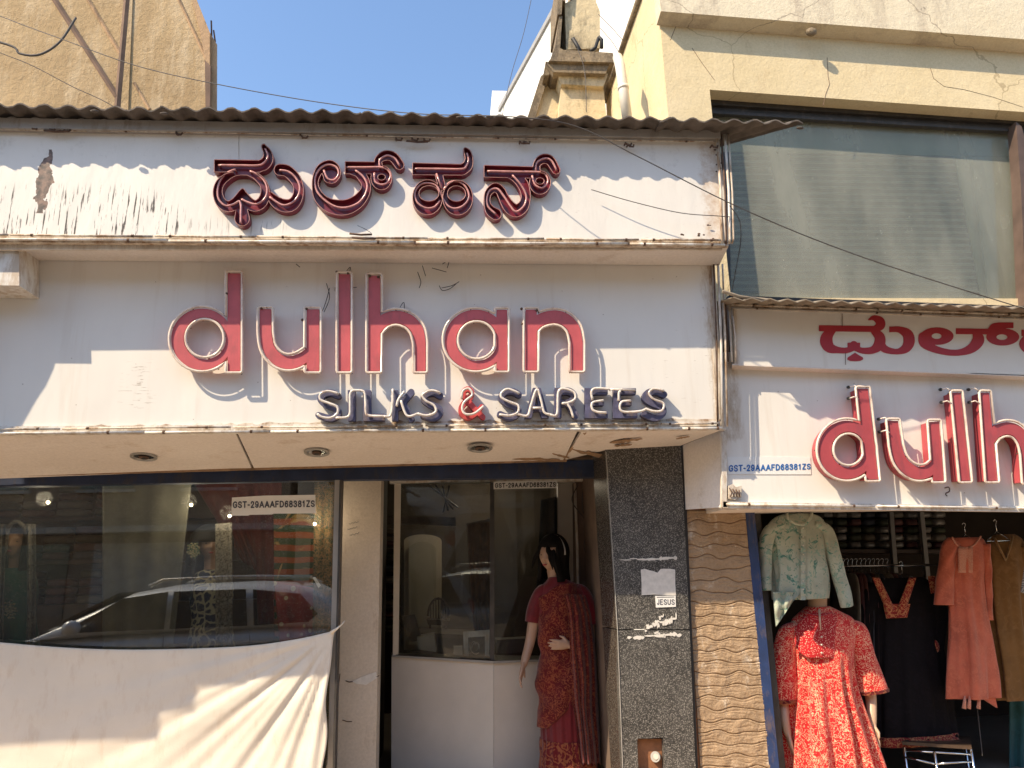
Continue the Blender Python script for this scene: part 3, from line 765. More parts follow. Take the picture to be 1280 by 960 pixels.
# trims along the bottom
MB().slab([(-120, 291.5), (909, 301), (911, 307.5), (-120, 302)], 3.985, .03).build('bottom_trim', 'trim', up)
def pipe_run(y0, y1, x0, x1, d, r, par, mat='trimwhite', seg=170, seed=1, name='trim_tube'):
    rr = random.Random(seed); x = x0
    while x < x1-8:
        e = min(x1, x+seg*rr.uniform(.6, 1.3)); f_ = lambda q: y0+(y1-y0)*(q-x0)/(x1-x0)
        MB().tube([P(x, f_(x)+rr.uniform(-.6, .6), d), P((x+e)/2, f_((x+e)/2)+rr.uniform(-.5, .5), d), P(e-2, f_(e)+rr.uniform(-.6, .6), d)], r, 8).build(name, mat, par, True)
        for k in (.15, .85):
            q = x+(e-x)*k; c = P(q, f_(q), d-.001)
            MB().tube([c+Vector((-.006, 0, 0)), c+Vector((.006, 0, 0))], r*1.35, 8).build('tube_clip', 'clip', par)
        x = e+1
pipe_run(292.8, 300.5, -120, 905, 3.972, .0065, up, 'trim', 190, 1)
pipe_run(298.4, 305.8, -120, 908, 3.972, .008, up, 'trimwhite', 260, 2)
pipe_run(159.5, 177.5, -120, 893, 3.975, .0042, up, 'trim', 300, 3)
for i, (x0, r_) in enumerate(((896, .009), (901.5, .006), (906, .008), (910.5, .006))):
    MB().tube([P(x0, 168, 3.97), P(x0+5, 240, 3.97), P(x0+6.5, 300-i*.5, 3.97), P(x0+7-i, 305, 3.985)], r_, 8).build('trim_tube', ('trim', 'clip', 'trimwhite', 'trim')[i], up, True)
# electrical brackets and hooks under the eave
for x0, y0 in ((62, 161), (80, 163), (40, 160), (220, 167), (377, 171), (495, 174), (515, 174), (530, 175), (650, 178), (655, 178), (782, 180), (785, 182), (890, 183)):
    p = P(x0, y0, 3.965)
    MB().tube([p+Vector((0, .03, .01)), p+Vector((0, 0, .008)), p+Vector((.008, -.008, -.01)), p+Vector((.03, -.008, -.012)), p+Vector((.036, 0, .006))], .0055, 6).build('tube_holder', 'clip', up, True)
for (x0, x1, y0) in ((55, 85, 163), (508, 535, 176), (437, 465, 292), (440, 470, 297)):
    MB().tube([P(x0, y0, 3.96), P((x0+x1)/2, y0+1.5, 3.955), P(x1, y0+1, 3.965)], .006, 6).build('loose_connector', 'clip', up, True)
MB().tube([P(447, 282, 3.97), P(456, 286, 3.955), P(464, 291, 3.97)], .0016, 4).build('loose_wire', 'black', up)
# rust spots by the right edge
for i in range(14):
    x0, y0 = random.choice([(random.uniform(884, 900), random.uniform(280, 300)), (random.uniform(893, 902), random.uniform(180, 215)), (random.uniform(850, 884), random.uniform(292, 297))])
    MB().sphere(P(x0, y0, 3.984), (random.uniform(.005, .012), .003, random.uniform(.003, .008)), 7, 4).build('rust_lump', 'clip', up, True)
# the four channel letters
LF, LB = 3.955, 4.0
sc = 7.385
f, cv = zone(255, 170, sc)
trough_letter(up, [cv(p) for p in [
    ('p', [(95, 218), (505, 225), (520, 335), (95, 332)]), ('s', [(505, 280, 105), (560, 258, 106), (592, 205, 92), (582, 145, 68), (553, 100, 44), (552, 84, 24)]),
    ('s', [(400, 345, 34), (300, 348, 34), (215, 378, 62), (150, 435, 78), (126, 515, 84), (152, 605, 92), (215, 650, 96), (280, 632, 104), (325, 585, 96), (352, 530, 70), (357, 500, 30)]),
    ('s', [(400, 345, 34), (480, 370, 62), (548, 440, 70), (565, 520, 78), (540, 605, 96), (480, 645, 100), (420, 625, 104), (380, 580, 96), (357, 520, 50)]),
    ('s', [(352, 600, 56), (350, 700, 110), (352, 762, 136)]),
    ('s', [(700, 312, 104), (765, 322, 104), (835, 385, 100), (872, 470, 88), (862, 570, 96), (810, 635, 112), (735, 642, 116), (665, 608, 100), (610, 550, 66)])]],
    [[(140, 270), (330, 272), (500, 272), (560, 240), (590, 185), (565, 120)], [(285, 310), (200, 350), (145, 420), (125, 510), (140, 590), (200, 645), (270, 630), (325, 600)], [(325, 600), (342, 640), (340, 720), (340, 800)],
     [(430, 325), (500, 360), (560, 420), (585, 500), (560, 580), (480, 630), (400, 610), (350, 585)], [(700, 315), (780, 330), (850, 390), (885, 470), (870, 550), (820, 610), (740, 640), (670, 610), (610, 565)]], LF, LB, f)
f, cv = zone(380, 170, sc)
trough_letter(up, [cv(p) for p in [
    ('s', [(200, 340, 40), (215, 395, 60), (270, 405, 60), (305, 350, 66), (290, 290, 66), (235, 262, 76), (160, 295, 76), (115, 370, 62), (104, 455, 58), (135, 555, 92), (205, 625, 116), (300, 658, 136), (400, 655, 136), (500, 600, 120), (565, 510, 92), (568, 430, 80), (530, 360, 78), (480, 320, 70)]),
    ('e', 240, 335, 70, 75),
    ('p', [(380, 235), (660, 240), (660, 350), (380, 350)]), ('s', [(440, 320, 70), (500, 350, 60), (545, 400, 70)]),
    ('e', 715, 385, 97, 112), ('-e', 716, 380, 36, 28), ('s', [(690, 280, 70), (688, 222, 70), (750, 180, 88), (825, 195, 88), (882, 268, 84)])]],
    [[(390, 290), (560, 290), (720, 290), (780, 320), (800, 370), (770, 430), (710, 450), (655, 420), (650, 345)], [(480, 320), (550, 380), (585, 460), (560, 550), (500, 620), (400, 660), (300, 655), (200, 600), (120, 510), (100, 400), (140, 310), (220, 265), (300, 290), (320, 350), (280, 405), (220, 395), (185, 320)],
     [(700, 280), (700, 220), (770, 180), (840, 210), (880, 270)]], LF, LB, f)
f, cv = zone(505, 170, 7.38)
trough_letter(up, [cv(p) for p in [
    ('p', [(80, 248), (545, 262), (540, 362), (80, 358)]), ('s', [(540, 310, 100), (585, 275, 92), (600, 215, 72), (588, 155, 62), (567, 125, 36)]),
    ('l', [(320, 350, 70), (352, 470, 62)]),
    ('e', 218, 566, 138, 162), ('e', 497, 570, 138, 160), ('-e', 230, 530, 92, 72), ('-e', 485, 532, 84, 72)]],
    [[(100, 302), (320, 304), (530, 305), (575, 275), (595, 220), (580, 160)], [(330, 600), (280, 655), (200, 665), (120, 610), (100, 520), (150, 450), (220, 435), (300, 460), (345, 550), (400, 640), (470, 670), (550, 640), (600, 560), (570, 470), (500, 420), (420, 430), (370, 490)], [(300, 350), (345, 480)]], LF, LB, f)
f, cv = zone(595, 170, sc)
trough_letter(up, [cv(p) for p in [
    ('p', [(75, 270), (540, 285), (540, 390), (75, 380)]), ('s', [(300, 360, 50), (370, 385, 82), (425, 435, 100), (455, 510, 88), (458, 585, 84), (430, 655, 104), (370, 690, 116), (310, 655, 112), (262, 580, 92), (225, 505, 84), (172, 476, 80), (112, 530, 62), (104, 620, 56), (135, 690, 90), (182, 722, 104)]),
    ('e', 592, 430, 97, 108), ('-e', 590, 416, 40, 30), ('s', [(560, 330, 70), (562, 262, 64), (610, 214, 84), (680, 222, 86), (740, 315, 74)])]],
    [[(110, 325), (350, 330), (590, 335), (650, 365), (662, 430), (610, 480), (545, 450), (520, 370)], [(340, 365), (420, 460), (465, 560), (440, 650), (370, 700), (320, 650), (260, 560), (200, 490), (130, 500), (100, 570), (110, 650), (180, 720)], [(550, 320), (562, 245), (640, 207), (700, 232), (742, 312)]], LF, LB, f)

# ------------------------------------------------------------------ lower sign
lo = thing('lower_sign_board', P(450, 541, 4.26), 'lower white sign board reading dulhan SILKS & SAREES in raised letters with neon tubing', 'sign')
MB().slab([(-560, 293), (893, 322), (905, 534), (-560, 547)], 4.26, .015).build('sign_panel', 'lower', lo)
MB().slab([(-200, 534.5), (906, 526.5), (908, 537), (-200, 545)], 4.245, .03).build('bottom_trim', 'trimwhite', lo)
rg = MB(); r5 = random.Random(5); tp = []; bt = []
for i in range(120):
    x = -60+i*8.1; y = 541-x*.009-6.5; tp.append((x, y-1-2.6*noise.noise(Vector((i*.5, 0, 0)))*1.6-(1.8 if x > 300 else 0))); bt.append((x, y+.5))
rg.slab(tp+bt[::-1], 4.2565, .004).build('frayed_edge', 'trim', lo)
pipe_run(537.2, 529.3, -120, 902, 4.232, .0055, lo, 'trim', 190, 5)
pipe_run(542.4, 535.2, -120, 905, 4.234, .0075, lo, 'trimwhite', 260, 6)
for i, (x0, r_, mt) in enumerate(((892, .005, 'clip'), (897.5, .008, 'trimwhite'), (903, .006, 'trim'))):
    MB().tube([P(x0, 330, 4.24), P(x0+4, 430, 4.24), P(x0+5+i*.6, 533, 4.24)], r_, 8).build('trim_tube', mt, lo, True)
MB().slab([(885.5, 325), (889, 325), (898, 527), (895.5, 527)], 4.256, .004).build('rotten_edge', 'trim', lo)
MB().tube([P(630, 312, 4.22), P(631.3, 322, 4.22), P(630, 328, 4.225)], .0035, 5).build('loose_strip', 'trim', lo)
DF, DB = 4.19, 4.225
def stem(x0, x1, y0, y1): return ('p', [(x0, y0), (x1, y0), (x1, y1), (x0, y1)])
def word(par, prims, **k): return plate_letter(par, prims, DF, DB, 'redface', None, 'outline', td=.006, tr=.0082, lvl=2.5, **k)
word(lo, [('e', 252.6, 423.8, 38.6, 38.2), ('-e', 256, 422.8, 26.5, 26.5), stem(284.6, 300.2, 341.6, 463.5)])
word(lo, [('l', [(331.7, 394, 14.4), (331.9, 415, 14.4)]), ('s', [(331.9, 415, 14.4), (335, 434, 15), (345, 447.5, 15.5), (359, 453, 15.5), (374, 450, 15), (388, 440, 13)]), stem(324.6, 338.8, 386.3, 398), stem(383.3, 398.8, 386.5, 463.5)])
word(lo, [stem(423.5, 437.5, 342.7, 463.5)])
word(lo, [stem(460.6, 475, 344.4, 463.5), ('s', [(470, 412, 13), (480, 400.5, 15), (495, 396, 15.5), (511, 400.5, 15.5), (521.5, 412, 14.6), (525.3, 428, 13.4)]), stem(518.9, 531.9, 426, 463.5)])
word(lo, [('e', 594.6, 424.6, 38.6, 37.6), ('-e', 596, 425.2, 26, 26), stem(620.8, 634, 387.2, 462.6)])
word(lo, [stem(657.2, 671, 387, 462.6), ('s', [(664, 412, 13), (674, 400.5, 15), (692, 395.6, 15.5), (707, 399.5, 15.5), (717.5, 411, 14.6), (721.3, 428, 13.8)]), stem(714.4, 728.4, 426, 462.6)])
# dangling black wires among the letters
for pts in ([(388, 402), (401, 392), (408, 375), (412, 360)], [(432, 340), (438, 334), (436, 346), (441, 342)], [(500, 384), (505, 378), (506, 392), (512, 388)], [(438, 360), (446, 359)], [(528, 332), (532, 345)], [(540, 335), (558, 340)], [(552, 360), (565, 357), (574, 352)], [(370, 330), (375, 334)], [(522, 340), (526, 352), (524, 360)], [(549, 357), (553, 363), (562, 361), (570, 355)], [(553, 330), (561, 326), (559, 335)], [(366, 322), (374, 326), (383, 325)], [(408, 354), (412, 372), (405, 390)], [(580, 322), (583, 327)]):
    MB().tube([P(x, y, 4.235) for x, y in cr(pts, 4)], .0022, 4).build('loose_wire', 'black', lo)
for x, y in ((421, 340), (435, 341), (462, 345), (473, 346), (327, 385), (334, 384), (383, 386), (652, 386), (653, 405), (671, 388), (378, 400), (283, 367)):
    MB().sphere(P(x, y, 4.185), .009, 7, 5).build('tube_cap', 'clip', lo, True)
f, cv = zone(390, 470, 5.565)
def sm(prims, tubes, mat='blueplate'):
    return plate_letter(lo, [cv(p) for p in prims], 4.205, 4.245, mat, None, tubes, 'neonw', zf=f, tr=.0074, td=.018)
def rct(x0, x1, y0, y1): return ('p', [(x0, y0), (x1, y0), (x1, y1), (x0, y1)])
sm([('s', [(180, 135, 44), (130, 115, 46), (78, 128, 46), (60, 165, 46), (105, 200, 46), (165, 222, 46), (178, 262, 46), (128, 292, 46), (45, 272, 44)])], [[(40, 265), (70, 285), (130, 290), (175, 260), (175, 215), (120, 190), (60, 165), (60, 125), (110, 105), (180, 120)]])
sm([rct(248, 302, 98, 312)], [[(170, 290), (235, 288), (262, 265), (265, 200), (265, 130), (285, 102), (340, 100)]])
sm([rct(355, 410, 98, 312), rct(408, 505, 262, 312)], [[(340, 100), (365, 115), (372, 180), (375, 250), (395, 275), (500, 280)]])
sm([rct(556, 600, 98, 312), ('l', [(690, 112, 46), (605, 215, 46)]), ('l', [(630, 190, 46), (690, 295, 46)])], [[(500, 280), (545, 275), (560, 190), (562, 95)], [(640, 110), (600, 165), (590, 205)], [(620, 175), (650, 260), (680, 280), (735, 262)]])
sm([('s', [(890, 135, 46), (850, 115, 46), (795, 125, 46), (778, 160, 46), (820, 195, 46), (875, 220, 46), (888, 258, 46), (845, 290, 46), (775, 275, 46)])], [[(735, 262), (800, 275), (860, 250), (850, 205), (790, 170), (770, 130), (830, 100), (890, 115)]])
sm([('s', [(1190, 285, 34), (1130, 225, 38), (1065, 150, 38), (1052, 112, 34), (1085, 88, 34), (1112, 112, 34), (1095, 155, 38), (1045, 205, 38), (1040, 255, 38), (1085, 285, 38), (1135, 262, 34), (1180, 210, 30)])], [[(1190, 212), (1130, 260), (1070, 265), (1045, 230), (1060, 180), (1115, 130), (1090, 88), (1050, 105), (1040, 150)]], 'redplate')
f, cv = zone(610, 470, 5.565)
sm([('s', [(215, 128, 44), (170, 106, 46), (112, 115, 46), (95, 155, 46), (140, 188, 46), (200, 215, 46), (205, 260, 46), (150, 287, 46), (85, 265, 44)])], [[(85, 268), (150, 275), (205, 255), (210, 205), (150, 180), (95, 150), (95, 115), (140, 90), (215, 118)]])
sm([('p', [(312, 82), (368, 82), (425, 292), (375, 292), (358, 245), (318, 245), (305, 292), (256, 292)]), ('-p', [(336, 130), (348, 200), (326, 200)])], [[(205, 265), (275, 275), (300, 200), (340, 92), (370, 170), (390, 250), (430, 268)], [(315, 222), (375, 222)]])
sm([rct(464, 512, 82, 290), ('s', [(500, 108, 50), (565, 106, 50), (600, 140, 46), (570, 180, 46), (510, 190, 44)]), ('l', [(560, 190, 46), (610, 275, 46)])], [[(430, 268), (480, 265), (490, 110), (540, 90), (600, 115), (605, 160), (560, 185), (520, 190)], [(550, 190), (575, 230), (592, 280)]])
sm([rct(676, 724, 84, 292), rct(720, 834, 84, 128), rct(720, 806, 165, 205), rct(720, 834, 246, 292)], [[(820, 255), (760, 250), (726, 230), (728, 185), (800, 170)], [(726, 160), (720, 110), (750, 85), (850, 92)]])
sm([rct(874, 922, 84, 292), rct(918, 1030, 84, 128), rct(918, 1000, 165, 205), rct(918, 1040, 246, 292)], [[(850, 92), (1022, 97)], [(990, 172), (930, 180), (918, 225), (950, 250), (1060, 245), (1100, 228)], [(910, 165), (912, 115), (930, 92)]])
sm([('s', [(1225, 128, 46), (1178, 108, 46), (1115, 115, 46), (1100, 155, 46), (1150, 190, 46), (1210, 215, 46), (1215, 262, 46), (1160, 290, 46), (1090, 265, 44)])], [[(1100, 228), (1150, 245), (1210, 240), (1220, 190), (1150, 160), (1120, 120), (1150, 90), (1220, 100)]])

# ------------------------------------------------------------------ three downlights
for i, (x, y, lb) in enumerate(((180, 568, 'round recessed downlight in the soffit above the left part of the display window'), (396, 565, 'round recessed downlight in the soffit just beside the board seam above the window pillar'), (600, 559.5, 'round recessed downlight in the soffit above the doorway'))):
    t0 = P(x, y, 4.275+(y-540)/(590-540)*.72)
    e = thing('downlight', t0, lb, 'downlight', 'downlights in the soffit')
    t0 = t0-Vector((0, 0, .012)) if i == 0 else t0; e.location = t0
    # soffit tilts down towards the shop
    nx = Vector((0, .72, -.155)).normalized()
    def ringp(r, dz): return [t0+Vector((1, 0, 0))*cos(2*pi*k/20)*r+nx*sin(2*pi*k/20)*r*.93+Vector((0, 0, dz)) for k in range(20)]
    MB().rings([ringp(.078, -.001), ringp(.078, -.007), ringp(.062, -.009), ringp(.060, -.002)], False).build('downlight_ring', 'alu', e, 40)
    MB().rings([ringp(.061, -.003), ringp(.040, -.002)], True).build('reflector_bowl', 'chrome', e, 40)
    MB().rings([ringp(.030, -.006), ringp(.026, -.012)], True).build('lamp_capsule', 'clip', e, 40)
    MB().rings([ringp(.014, -.012), ringp(.012, -.016)], True).build('lamp_socket', 'black', e, 40)

# ------------------------------------------------------------------ corrugated roof
rf = thing('corrugated_roof', P(450, 150, 3.84), 'weathered grey brown corrugated cement roof over the upper sign box', 'roof')
zr = lambda X: P(450, 145.5, 3.84).z+.028*max(0, .25-abs(X-1.2))*0
def corr_sheet(x0, x1, yf, yb, zfront, slope, par, mat='asbestos', amp=.0130, per=.128, th=.009, tilt=0, cutr=0, name='corrugated_sheet', jag=.003, nper=10, tri=False):
    n = max(8, int((x1-x0)/per*nper)); rows = []
    r = random.Random(int(x0*100)); jj = [r.uniform(-jag, jag) for _ in range(n+1)]
    for k in range(5):
        t = k/4; row = []
        for i in range(n+1):
            X = x0+(x1-x0-cutr*t)*i/n; y = yf+(yb-yf)*t + (jj[i] if k == 0 else 0)
            ph = X/per*2*pi; s_ = sin(ph) if not tri else (2/pi)*math.asin(sin(ph))
            row.append(Vector((X, y, zfront+tilt*(X-x0)+slope*(y-yf)+amp*s_)))
        rows.append(row)
    return MB().grid(rows, (0, 0, th)).build(name, mat, par, 40)
zc = P(450, 142, 3.84).z
edges = [-3.6, -2.62, -1.60, -.55, .52, 1.28]
zs = [P(0, 137, 3.84).z, P(100, 139, 3.84).z, P(300, 144, 3.84).z, P(480, 146, 3.84).z, P(700, 151, 3.84).z]
for i in range(5):
    corr_sheet(edges[i]-.04, edges[i+1]+.03, 3.84+(.012 if i % 2 else 0), 5.2, zc+(.008 if i % 2 else 0), .12, rf, tilt=.006*(-1)**i)
corr_sheet(1.24, 2.12, 3.83, 4.26, zc-.004, .10, rf, cutr=.52, tilt=.0)
MB().slab([(-120, 145), (900, 163), (901, 172.5), (-120, 158)], 3.955, .05).build('roof_beam', 'fasciabeam', rf)
MB().box((-4, 4.9, 4.2), (1.6, 4.98, 4.33)).build('roof_purlin', 'darkwood', rf)
for x, y in ((205, 139), (612, 143), (575, 144), (118, 136), (828, 150), (1000, 157)):
    p = P(x, y+3, 3.85); MB().sphere(p, (.025, .012, .008), 7, 5).build('mortar_lump', 'asbestos', rf, True)
# the block hanging at the far left under the sign box
MB().hexa([P(-160, 354, 4.05), P(24, 357, 4.05), P(24, 306, 4.05), P(-160, 304, 4.05)], [p+Vector((0, .205, 0)) for p in (P(-160, 354, 4.05), P(24, 357, 4.05), P(24, 306, 4.05), P(-160, 304, 4.05))]).build(
    'boxed_beam', 'trimwhite', label='stubby white boxed beam end under the upper sign at the left edge', cat='beam')

# ------------------------------------------------------------------ cotton sheet over the display window
def sheet():
    A = Vector((419, 789)); rows = []
    nx, ny = 150, 90
    topx = [(-60, 797), (0, 803), (90, 810), (180, 812), (300, 808), (370, 799), (419, 788)]
    ctop = [tuple(q) for q in cr(topx, 12)]
    def ytop(x):
        for (a, b), (c, d) in zip(ctop[:-1], ctop[1:]):
            if a <= x <= c: return b+(d-b)*(x-a)/(c-a+1e-9)
        return ctop[0][1] if x < -60 else ctop[-1][1]
    for i in range(ny+1):
        v = i/ny; row = []
        for j in range(nx+1):
            u = j/nx
            xr = 419-15*min(1, v*1.6)**.6+2.5*sin(v*17)*min(1, v*3); x = -60+(xr+60)*u
            y = ytop(x if v < .01 else min(x, 419))*(1-v)+(1075)*v
            dx, dy = A.x-x, y-A.y; r = sqrt(dx*dx+dy*dy)+1e-6; th = atan2(dy, dx)
            fall = min(1, r/70)*exp(-(r/330)**2)
            side = .35+.65*min(1, max(0, (th-.12)/.5))
            fo = (.45*sin(th*23+.8*sin(r*.013))+.30*sin(th*41+1+r*.006)+.22*sin(th*67+2))*fall*side
            big = .5*noise.noise(Vector((x*.006, y*.02, 1)))+.25*noise.noise(Vector((x*.02, y*.05, 4)))+.06*noise.noise(Vector((x*.1, y*.12, 9)))
            sag = .35*sin((y-800)*.075+x*.004)*exp(-((x-150)/190)**2)*min(1, v*4)*.35
            d = 4.985-.015*fo-.010*big-.02*sag-.01*v
            row.append(P(x, y, min(d, 5.035)))
        rows.append(row)
    o = MB().grid(rows, (0, .003, 0)).build('cotton_sheet', 'curtain', smooth=True, label='off white cotton sheet strung across the lower display window, folds gathered at its upper corner', cat='cloth')
    return o
sh = sheet()
MB().tube([P(414, 791, 4.97), P(421, 786, 4.955), P(427, 781, 4.95), P(431, 776, 4.955)], [.012, .007, .004, .0035], 7).build('tie_knot', 'curtain', sh, True)

# ------------------------------------------------------------------ shop interior
rm = thing('shop_interior', (0, 6.5, .15), 'dim shop room behind the display window with cloth shelves and brown walls', 'room')
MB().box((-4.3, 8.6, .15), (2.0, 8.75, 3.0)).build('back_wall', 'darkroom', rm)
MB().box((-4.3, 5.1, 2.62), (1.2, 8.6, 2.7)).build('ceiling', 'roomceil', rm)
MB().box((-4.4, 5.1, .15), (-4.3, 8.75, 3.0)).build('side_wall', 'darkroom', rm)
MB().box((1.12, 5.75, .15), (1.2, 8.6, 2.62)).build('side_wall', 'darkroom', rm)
MB().box((-.66, 5.75, .15), (-.60, 6.9, 2.62)).build('partition_wall', 'darkroom', rm)
for k in range(4):
    MB().box((-.56, 5.6+k*.7, 2.55), (1.12, 5.66+k*.7, 2.62)).build('ceiling_batten', 'darkwood', rm)
# shelves with folded cloth
sv = thing('cloth_shelf', (-2.6, 6.9, .15), 'dark shelf of folded cloth standing deep behind the display window glass', 'shelf')
for k in range(7):
    MB().box((-4.1, 6.7, .3+k*.36), (-.8, 7.0, .33+k*.36)).build('shelf_board', 'darkwood', sv)
MB().box((-4.1, 7.0, .15), (-.8, 7.04, 2.6)).build('shelf_back', 'darkwood', sv)
def bundle(x, y, z, w_, h, dpt, mat, par, name='folded_cloth', seed=0):
    """soft folded garment: rounded, layered and slightly crumpled"""
    rs = []; n = 16; r = random.Random(seed)
    for k in range(9):
        t = k/8; row = []
        for j in range(n):
            a = 2*pi*j/n; ca, sa = cos(a), sin(a)
            sx = math.copysign(abs(ca)**.45, ca); sz = math.copysign(abs(sa)**.5, sa)
            e = (1-abs(2*t-1)**6)**.5
            row.append(Vector((x+w_*(t-.5), y+dpt/2*sx*max(e, .05)+.008*noise.noise(Vector((t*5, a, seed))), z+h/2+h/2*sz*(max(e, .05))*(1-.10*r.random()))))
        rs.append(row)
    return MB().rings(rs).build(name, mat, par, True)
r9 = random.Random(9)
for k in range(3, 6):
    x = -4.0
    while x < -2.9:
        w_ = r9.uniform(.22, .32); nst = r9.randint(2, 4)
        for q in range(nst):
            bd = bundle(x+w_/2, 6.80, .335+k*.36+q*.07, w_*.95, .068, .2, BUNDLE[(ci := r9.randrange(6))], None, seed=r9.randint(0, 99))
            props(bd, '%s folded garment, %s of a stack on the %s board of the dark display shelf' % (CN[ci], ('lowest', 'second', 'third', 'topmost')[q], ('low', 'middle', 'high')[k-3]), 'cloth', 'folded garments on the back shelf')
        x += w_+.02

def cloth_panel(top, bot, d, mat, name, label, cat='cloth', nf=5, amp=.02, n=40, m_=30, seed=0, d2=None, parent=None, group=None):
    """hanging cloth between a top and a bottom pixel edge with vertical folds"""
    rows = []
    for i in range(m_+1):
        v = i/m_; row = []
        for j in range(n+1):
            u = j/n; xt, yt = top[0][0]+(top[1][0]-top[0][0])*u, top[0][1]+(top[1][1]-top[0][1])*u
            xb, yb = bot[0][0]+(bot[1][0]-bot[0][0])*u, bot[0][1]+(bot[1][1]-bot[0][1])*u
            x, y = xt+(xb-xt)*v, yt+(yb-yt)*v
            dd = d+((d2 or d)-d)*v
            fo = sin(u*nf*2*pi+seed+1.3*noise.noise(Vector((u*3, v*2, seed))))*(.35+.65*v)+.5*noise.noise(Vector((u*6, v*5, seed+7)))
            row.append(P(x, y, dd-amp*fo))
        rows.append(row)
    mb = MB().grid(rows, (0, .004, 0))
    return mb.build(name, mat, parent, True, label, cat if parent is None else None, group)
cloth_panel([(128, 597), (240, 597)], [(128, 985), (196, 985)], 5.45, 'f_sheer', 'hanging_cloth', 'sheer grey green cloth with tiny dots hanging straight behind the display glass', nf=3, amp=.014, seed=2)
cloth_panel([(238, 597), (346, 597)], [(300, 700), (352, 735)], 5.95, 'f_maroon', 'hanging_cloth', 'maroon cloth swagged high behind the veiled mannequin', nf=4, amp=.03, seed=5)
cloth_panel([(316, 600), (352, 600)], [(322, 780), (352, 780)], 5.9, 'f_maroon', 'hanging_cloth', 'narrow maroon cloth hanging between the veiled mannequin and the patterned cloth', nf=2, amp=.02, seed=6)
cloth_panel([(342, 640), (398, 640)], [(344, 985), (396, 985)], 5.5, 'f_orangeband', 'hanging_cloth', 'orange and green banded cloth hanging below the tax label', nf=2, amp=.012, seed=3)
cloth_panel([(342, 726), (394, 735)], [(352, 830), (396, 812)], 5.40, 'f_reddot', 'hanging_cloth', 'red cloth with cream flowers hanging low in front of the banded cloth', nf=2, amp=.015, seed=8)
cloth_panel([(393, 597), (418, 597)], [(388, 985), (411, 985)], 5.36, 'f_darkborder', 'hanging_cloth', 'dark green border cloth hanging against the window pillar', nf=2, amp=.012, seed=4)
tgo = MB().slab([(391, 722), (394, 721), (401, 732), (398, 735)], 5.33, .002).build('price_tag', 'whitepaper', label='small white price tag pinned on the dark green border cloth', cat='tag')
# window label
def label_board(px, d, text, tx, mat, name, label, th=.003, bold=19):
    e = MB().slab(px, d, th).build(name, 'whitepaper', label=label, cat='label')
    lettering(e, text, *tx, d-.0022, mat, bold); return e
label_board([(290, 622), (330, 619.5), (394, 618.5), (395, 641.5), (342, 642), (340, 643), (312, 643.5), (310, 644.5), (289, 644.5)], 5.048, 'GST-29AAAFD68381ZS', (291.5, (627.5, 626), 393, (634.5, 633)), 'inkgrey', 'tax_label', 'torn white paper label with a tax number stuck on the display window')
label_board([(617, 602), (696, 600.5), (696, 610), (617, 611.5)], 5.64, 'GST-29AAAFD68381ZS', (619, (604.5, 603), 694.5, (609.3, 608)), 'inkblack', 'tax_label', 'small white strip with black tax number at the top of the partition glass')
for i, (x, y, dd, lb) in enumerate(((60, 628, 5.34, 'tiny glowing bulb high in the dark left part of the display window'), (239, 631, 5.36, 'tiny glowing bulb above the maroon cloth behind the display glass'), (287, 645, 5.30, 'tiny glowing bulb just under the torn window label'), (393.5, 655, 5.32, 'tiny glowing bulb beside the dark green border cloth'))):
    e = thing('bulb', P(x, y, dd), lb, 'bulb')
    MB().sphere(P(x, y, dd), .011, 10, 7).build('bulb_glass', 'bulb', e, True)
    MB().tube([P(x, y, dd)+Vector((0, 0, .009)), P(x, y, dd)+Vector((0, 0, .03))], .007, 8).build('bulb_holder', 'black', e)
    if True:
        ld = bpy.data.lights.new('bulb_light', 'POINT'); ld.energy = 1.2; ld.color = (1, .82, .58); ld.shadow_soft_size = .05
        lo_ = bpy.data.objects.new('bulb_light', ld); COL.objects.link(lo_); lo_.location = Vector((0, -.07, .02)); lo_.parent = e

# ------------------------------------------------------------------ glass partition and counter in the doorway
pt = thing('glass_partition', P(560, 1000, 5.720), 'cream framed glass partition standing on a white laminate counter in the doorway', 'partition')
a0, a1, a2 = (488, 5.940), (617, 5.680), (700, 5.840)
def at(x, y, d): return P(x, y, d)
MB().prism([at(487, 598, 5.740), at(752, 595, 5.740), at(752, 601, 5.740), at(487, 604, 5.740)], (0, .08, 0)).build('top_rail', 'trimwhite', pt)
MB().prism([at(493, 604, 5.760), at(501, 604, 5.760), at(498, 820, 5.920), at(491, 820, 5.920)], (0, .03, 0)).build('side_post', 'cream', pt)
MB().prism([at(489.5, 820, 5.940), at(617, 828, 5.680), at(617, 1000, 5.680), at(489, 1000, 5.940)], (0, .03, 0)).build('counter_front', 'laminate', pt)
MB().prism([at(617.4, 828, 5.680), at(700, 825, 5.840), at(700, 1000, 5.840), at(617.4, 1000, 5.680)], (0, .03, 0)).build('counter_front', 'laminate', pt)
MB().prism([at(489.5, 820, 5.930), at(617, 828, 5.670), at(700, 825, 5.830), at(700, 822, 6.120), at(489.5, 818, 6.220)], (0, 0, .012)).build('counter_top', 'darkwood', pt)
MB().prism([at(499, 603, 5.770), at(613, 603, 5.680), at(613, 824, 5.700), at(499, 818, 5.920)], (0, .006, 0)).build('glass_pane', 'glassdoor', pt)
MB().prism([at(618, 611, 5.680), at(693, 610, 5.740), at(693, 822, 5.840), at(618, 825, 5.700)], (0, .006, 0)).build('glass_pane', 'glassdoor', pt)
MB().prism([at(612.5, 603, 5.675), at(618, 603, 5.675), at(618, 825, 5.690), at(612.5, 825, 5.690)], (0, .012, 0)).build('glass_joint', 'winframe', pt)
